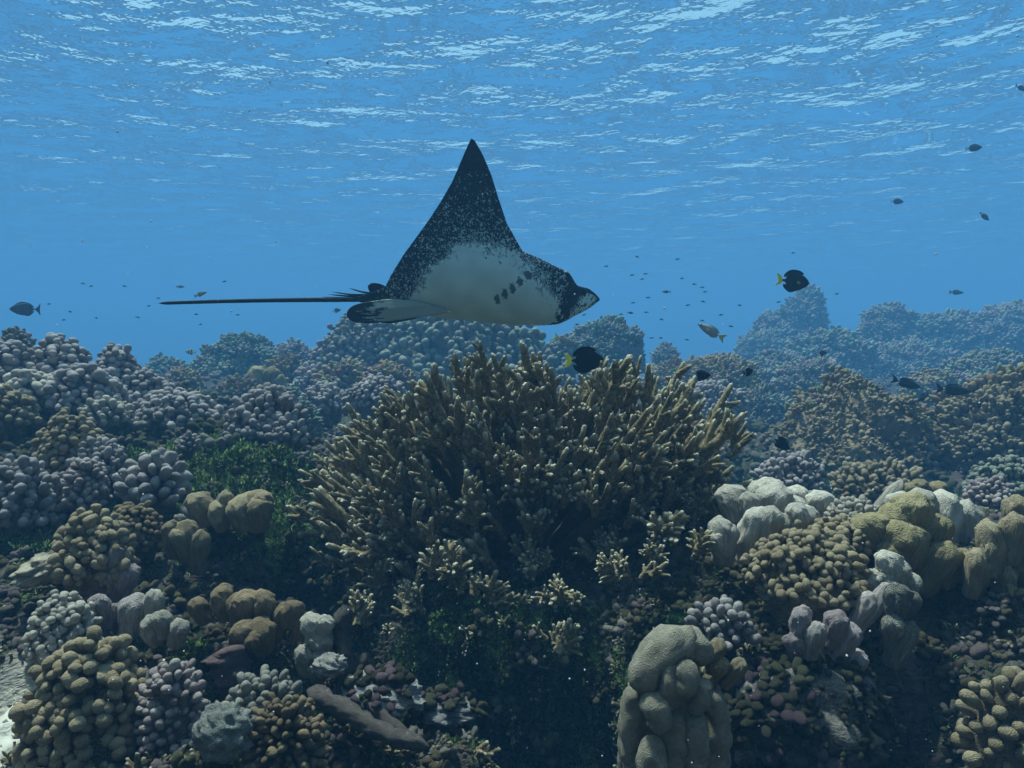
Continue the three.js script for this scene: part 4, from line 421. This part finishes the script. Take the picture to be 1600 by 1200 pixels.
fish('pale striped fish with a yellow tail behind the staghorn tips', 'slim', 885, 532, 4.2, 36, 1, -.35, [.36, .36, .32], [.75, .75, .05]);
fish('yellow and black banded fish over the far left hump', 'damsel', 297, 550, 6, 18, -1, .1, stripeMat, [.7, .7, .6]);
fish('yellowish fish just above the ray tail', 'slim', 315, 459, 5, 22, 1, .35, [.28, .27, .12]);
fish('faint grey fish near the end of the ray tail', 'slim', 283, 448, 8, 14, 1, 0, GREY);
fish('small grey fish under the ray tail with pale tail', 'damsel', 527, 485, 6, 14, 1, .2, GREY, WHT);
fish('dark oval fish with white tail high at the right', 'unicorn', 1523, 231, 6, 28, 1, .1, [.05, .055, .075], WHT);
fish('small dark fish with white tail left of the high oval one', 'unicorn', 1403, 315, 7, 22, 1, -.05, [.06, .06, .085], WHT);
fish('dark oval fish slanting down at the right edge of open water', 'unicorn', 1539, 339, 6.5, 20, 1, -.7, [.05, .055, .075]);
fish('dark fish cut off by the upper right edge', 'unicorn', 1596, 138, 7, 20, 1, -.5, [.07, .07, .09]);
fish('flat dark fish in the haze above the far ridge', 'slim', 1496, 457, 8, 24, 1, -.05, [.06, .07, .085]);
const SPECK = [[129, 443], [143, 447], [194, 447], [76, 475], [109, 487], [99, 500], [151, 497], [216, 496], [233, 478], [248, 466], [306, 491], [313, 507], [372, 492], [420, 470], [948, 416], [995, 401], [1058, 405], [987, 430], [1008, 428], [1004, 436], [1065, 435], [1084, 444], [1098, 449], [1101, 456], [1040, 456, 14], [1012, 465], [990, 473], [1074, 477], [1098, 471], [1155, 477], [1127, 492], [986, 489, 11], [971, 491], [1009, 488], [1033, 499], [1019, 528], [1033, 528], [1143, 510], [1074, 531], [1239, 395], [1216, 472], [901, 507], [1098, 501], [1308, 459], [350, 440], [912, 492]];
{ const r = rng(41); SPECK.forEach(([x, y, l]) => fish(x < 450 ? 'tiny dark fish hovering under or left of the ray tail' : 'tiny dark fish hovering in open water right of the ray head', 'slim', x, y, 6 + 4 * r(), l ?? 8, r() < .5 ? 1 : -1, (r() - .5) * .5, [.035, .035, .05], null, { name: 'small_fish', group: x < 450 ? 'tiny dark fish near the ray tail' : 'tiny dark fish right of the ray head', yaw: (r() - .5) * .8 })); }

/* ------------------------------------------------------------ particles drifting in the water */
{ const r = rng(61), g = new THREE.IcosahedronGeometry(1, 1), n = 1000, im = new THREE.InstancedMesh(g, plain([.7, .7, .66], .8), n), q = new THREE.Object3D(); im.name = 'drifting_particles'; im.userData = { kind: 'stuff', label: 'pale specks of plankton drifting in the water' };
  for (let i = 0; i < n; i++) { const d = .7 + 5 * r() * r(), p = at(-250 + 2100 * r(), -100 + 1400 * r(), d), s = (.0005 + .0011 * r() ** 3) * Math.sqrt(d); q.position.copy(p); q.rotation.set(r() * 6, r() * 6, 0); q.scale.set(s, s * (.6 + r()), s); q.updateMatrix(); im.setMatrixAt(i, q.matrix); } scene.add(im); }

renderer.render(scene, camera);
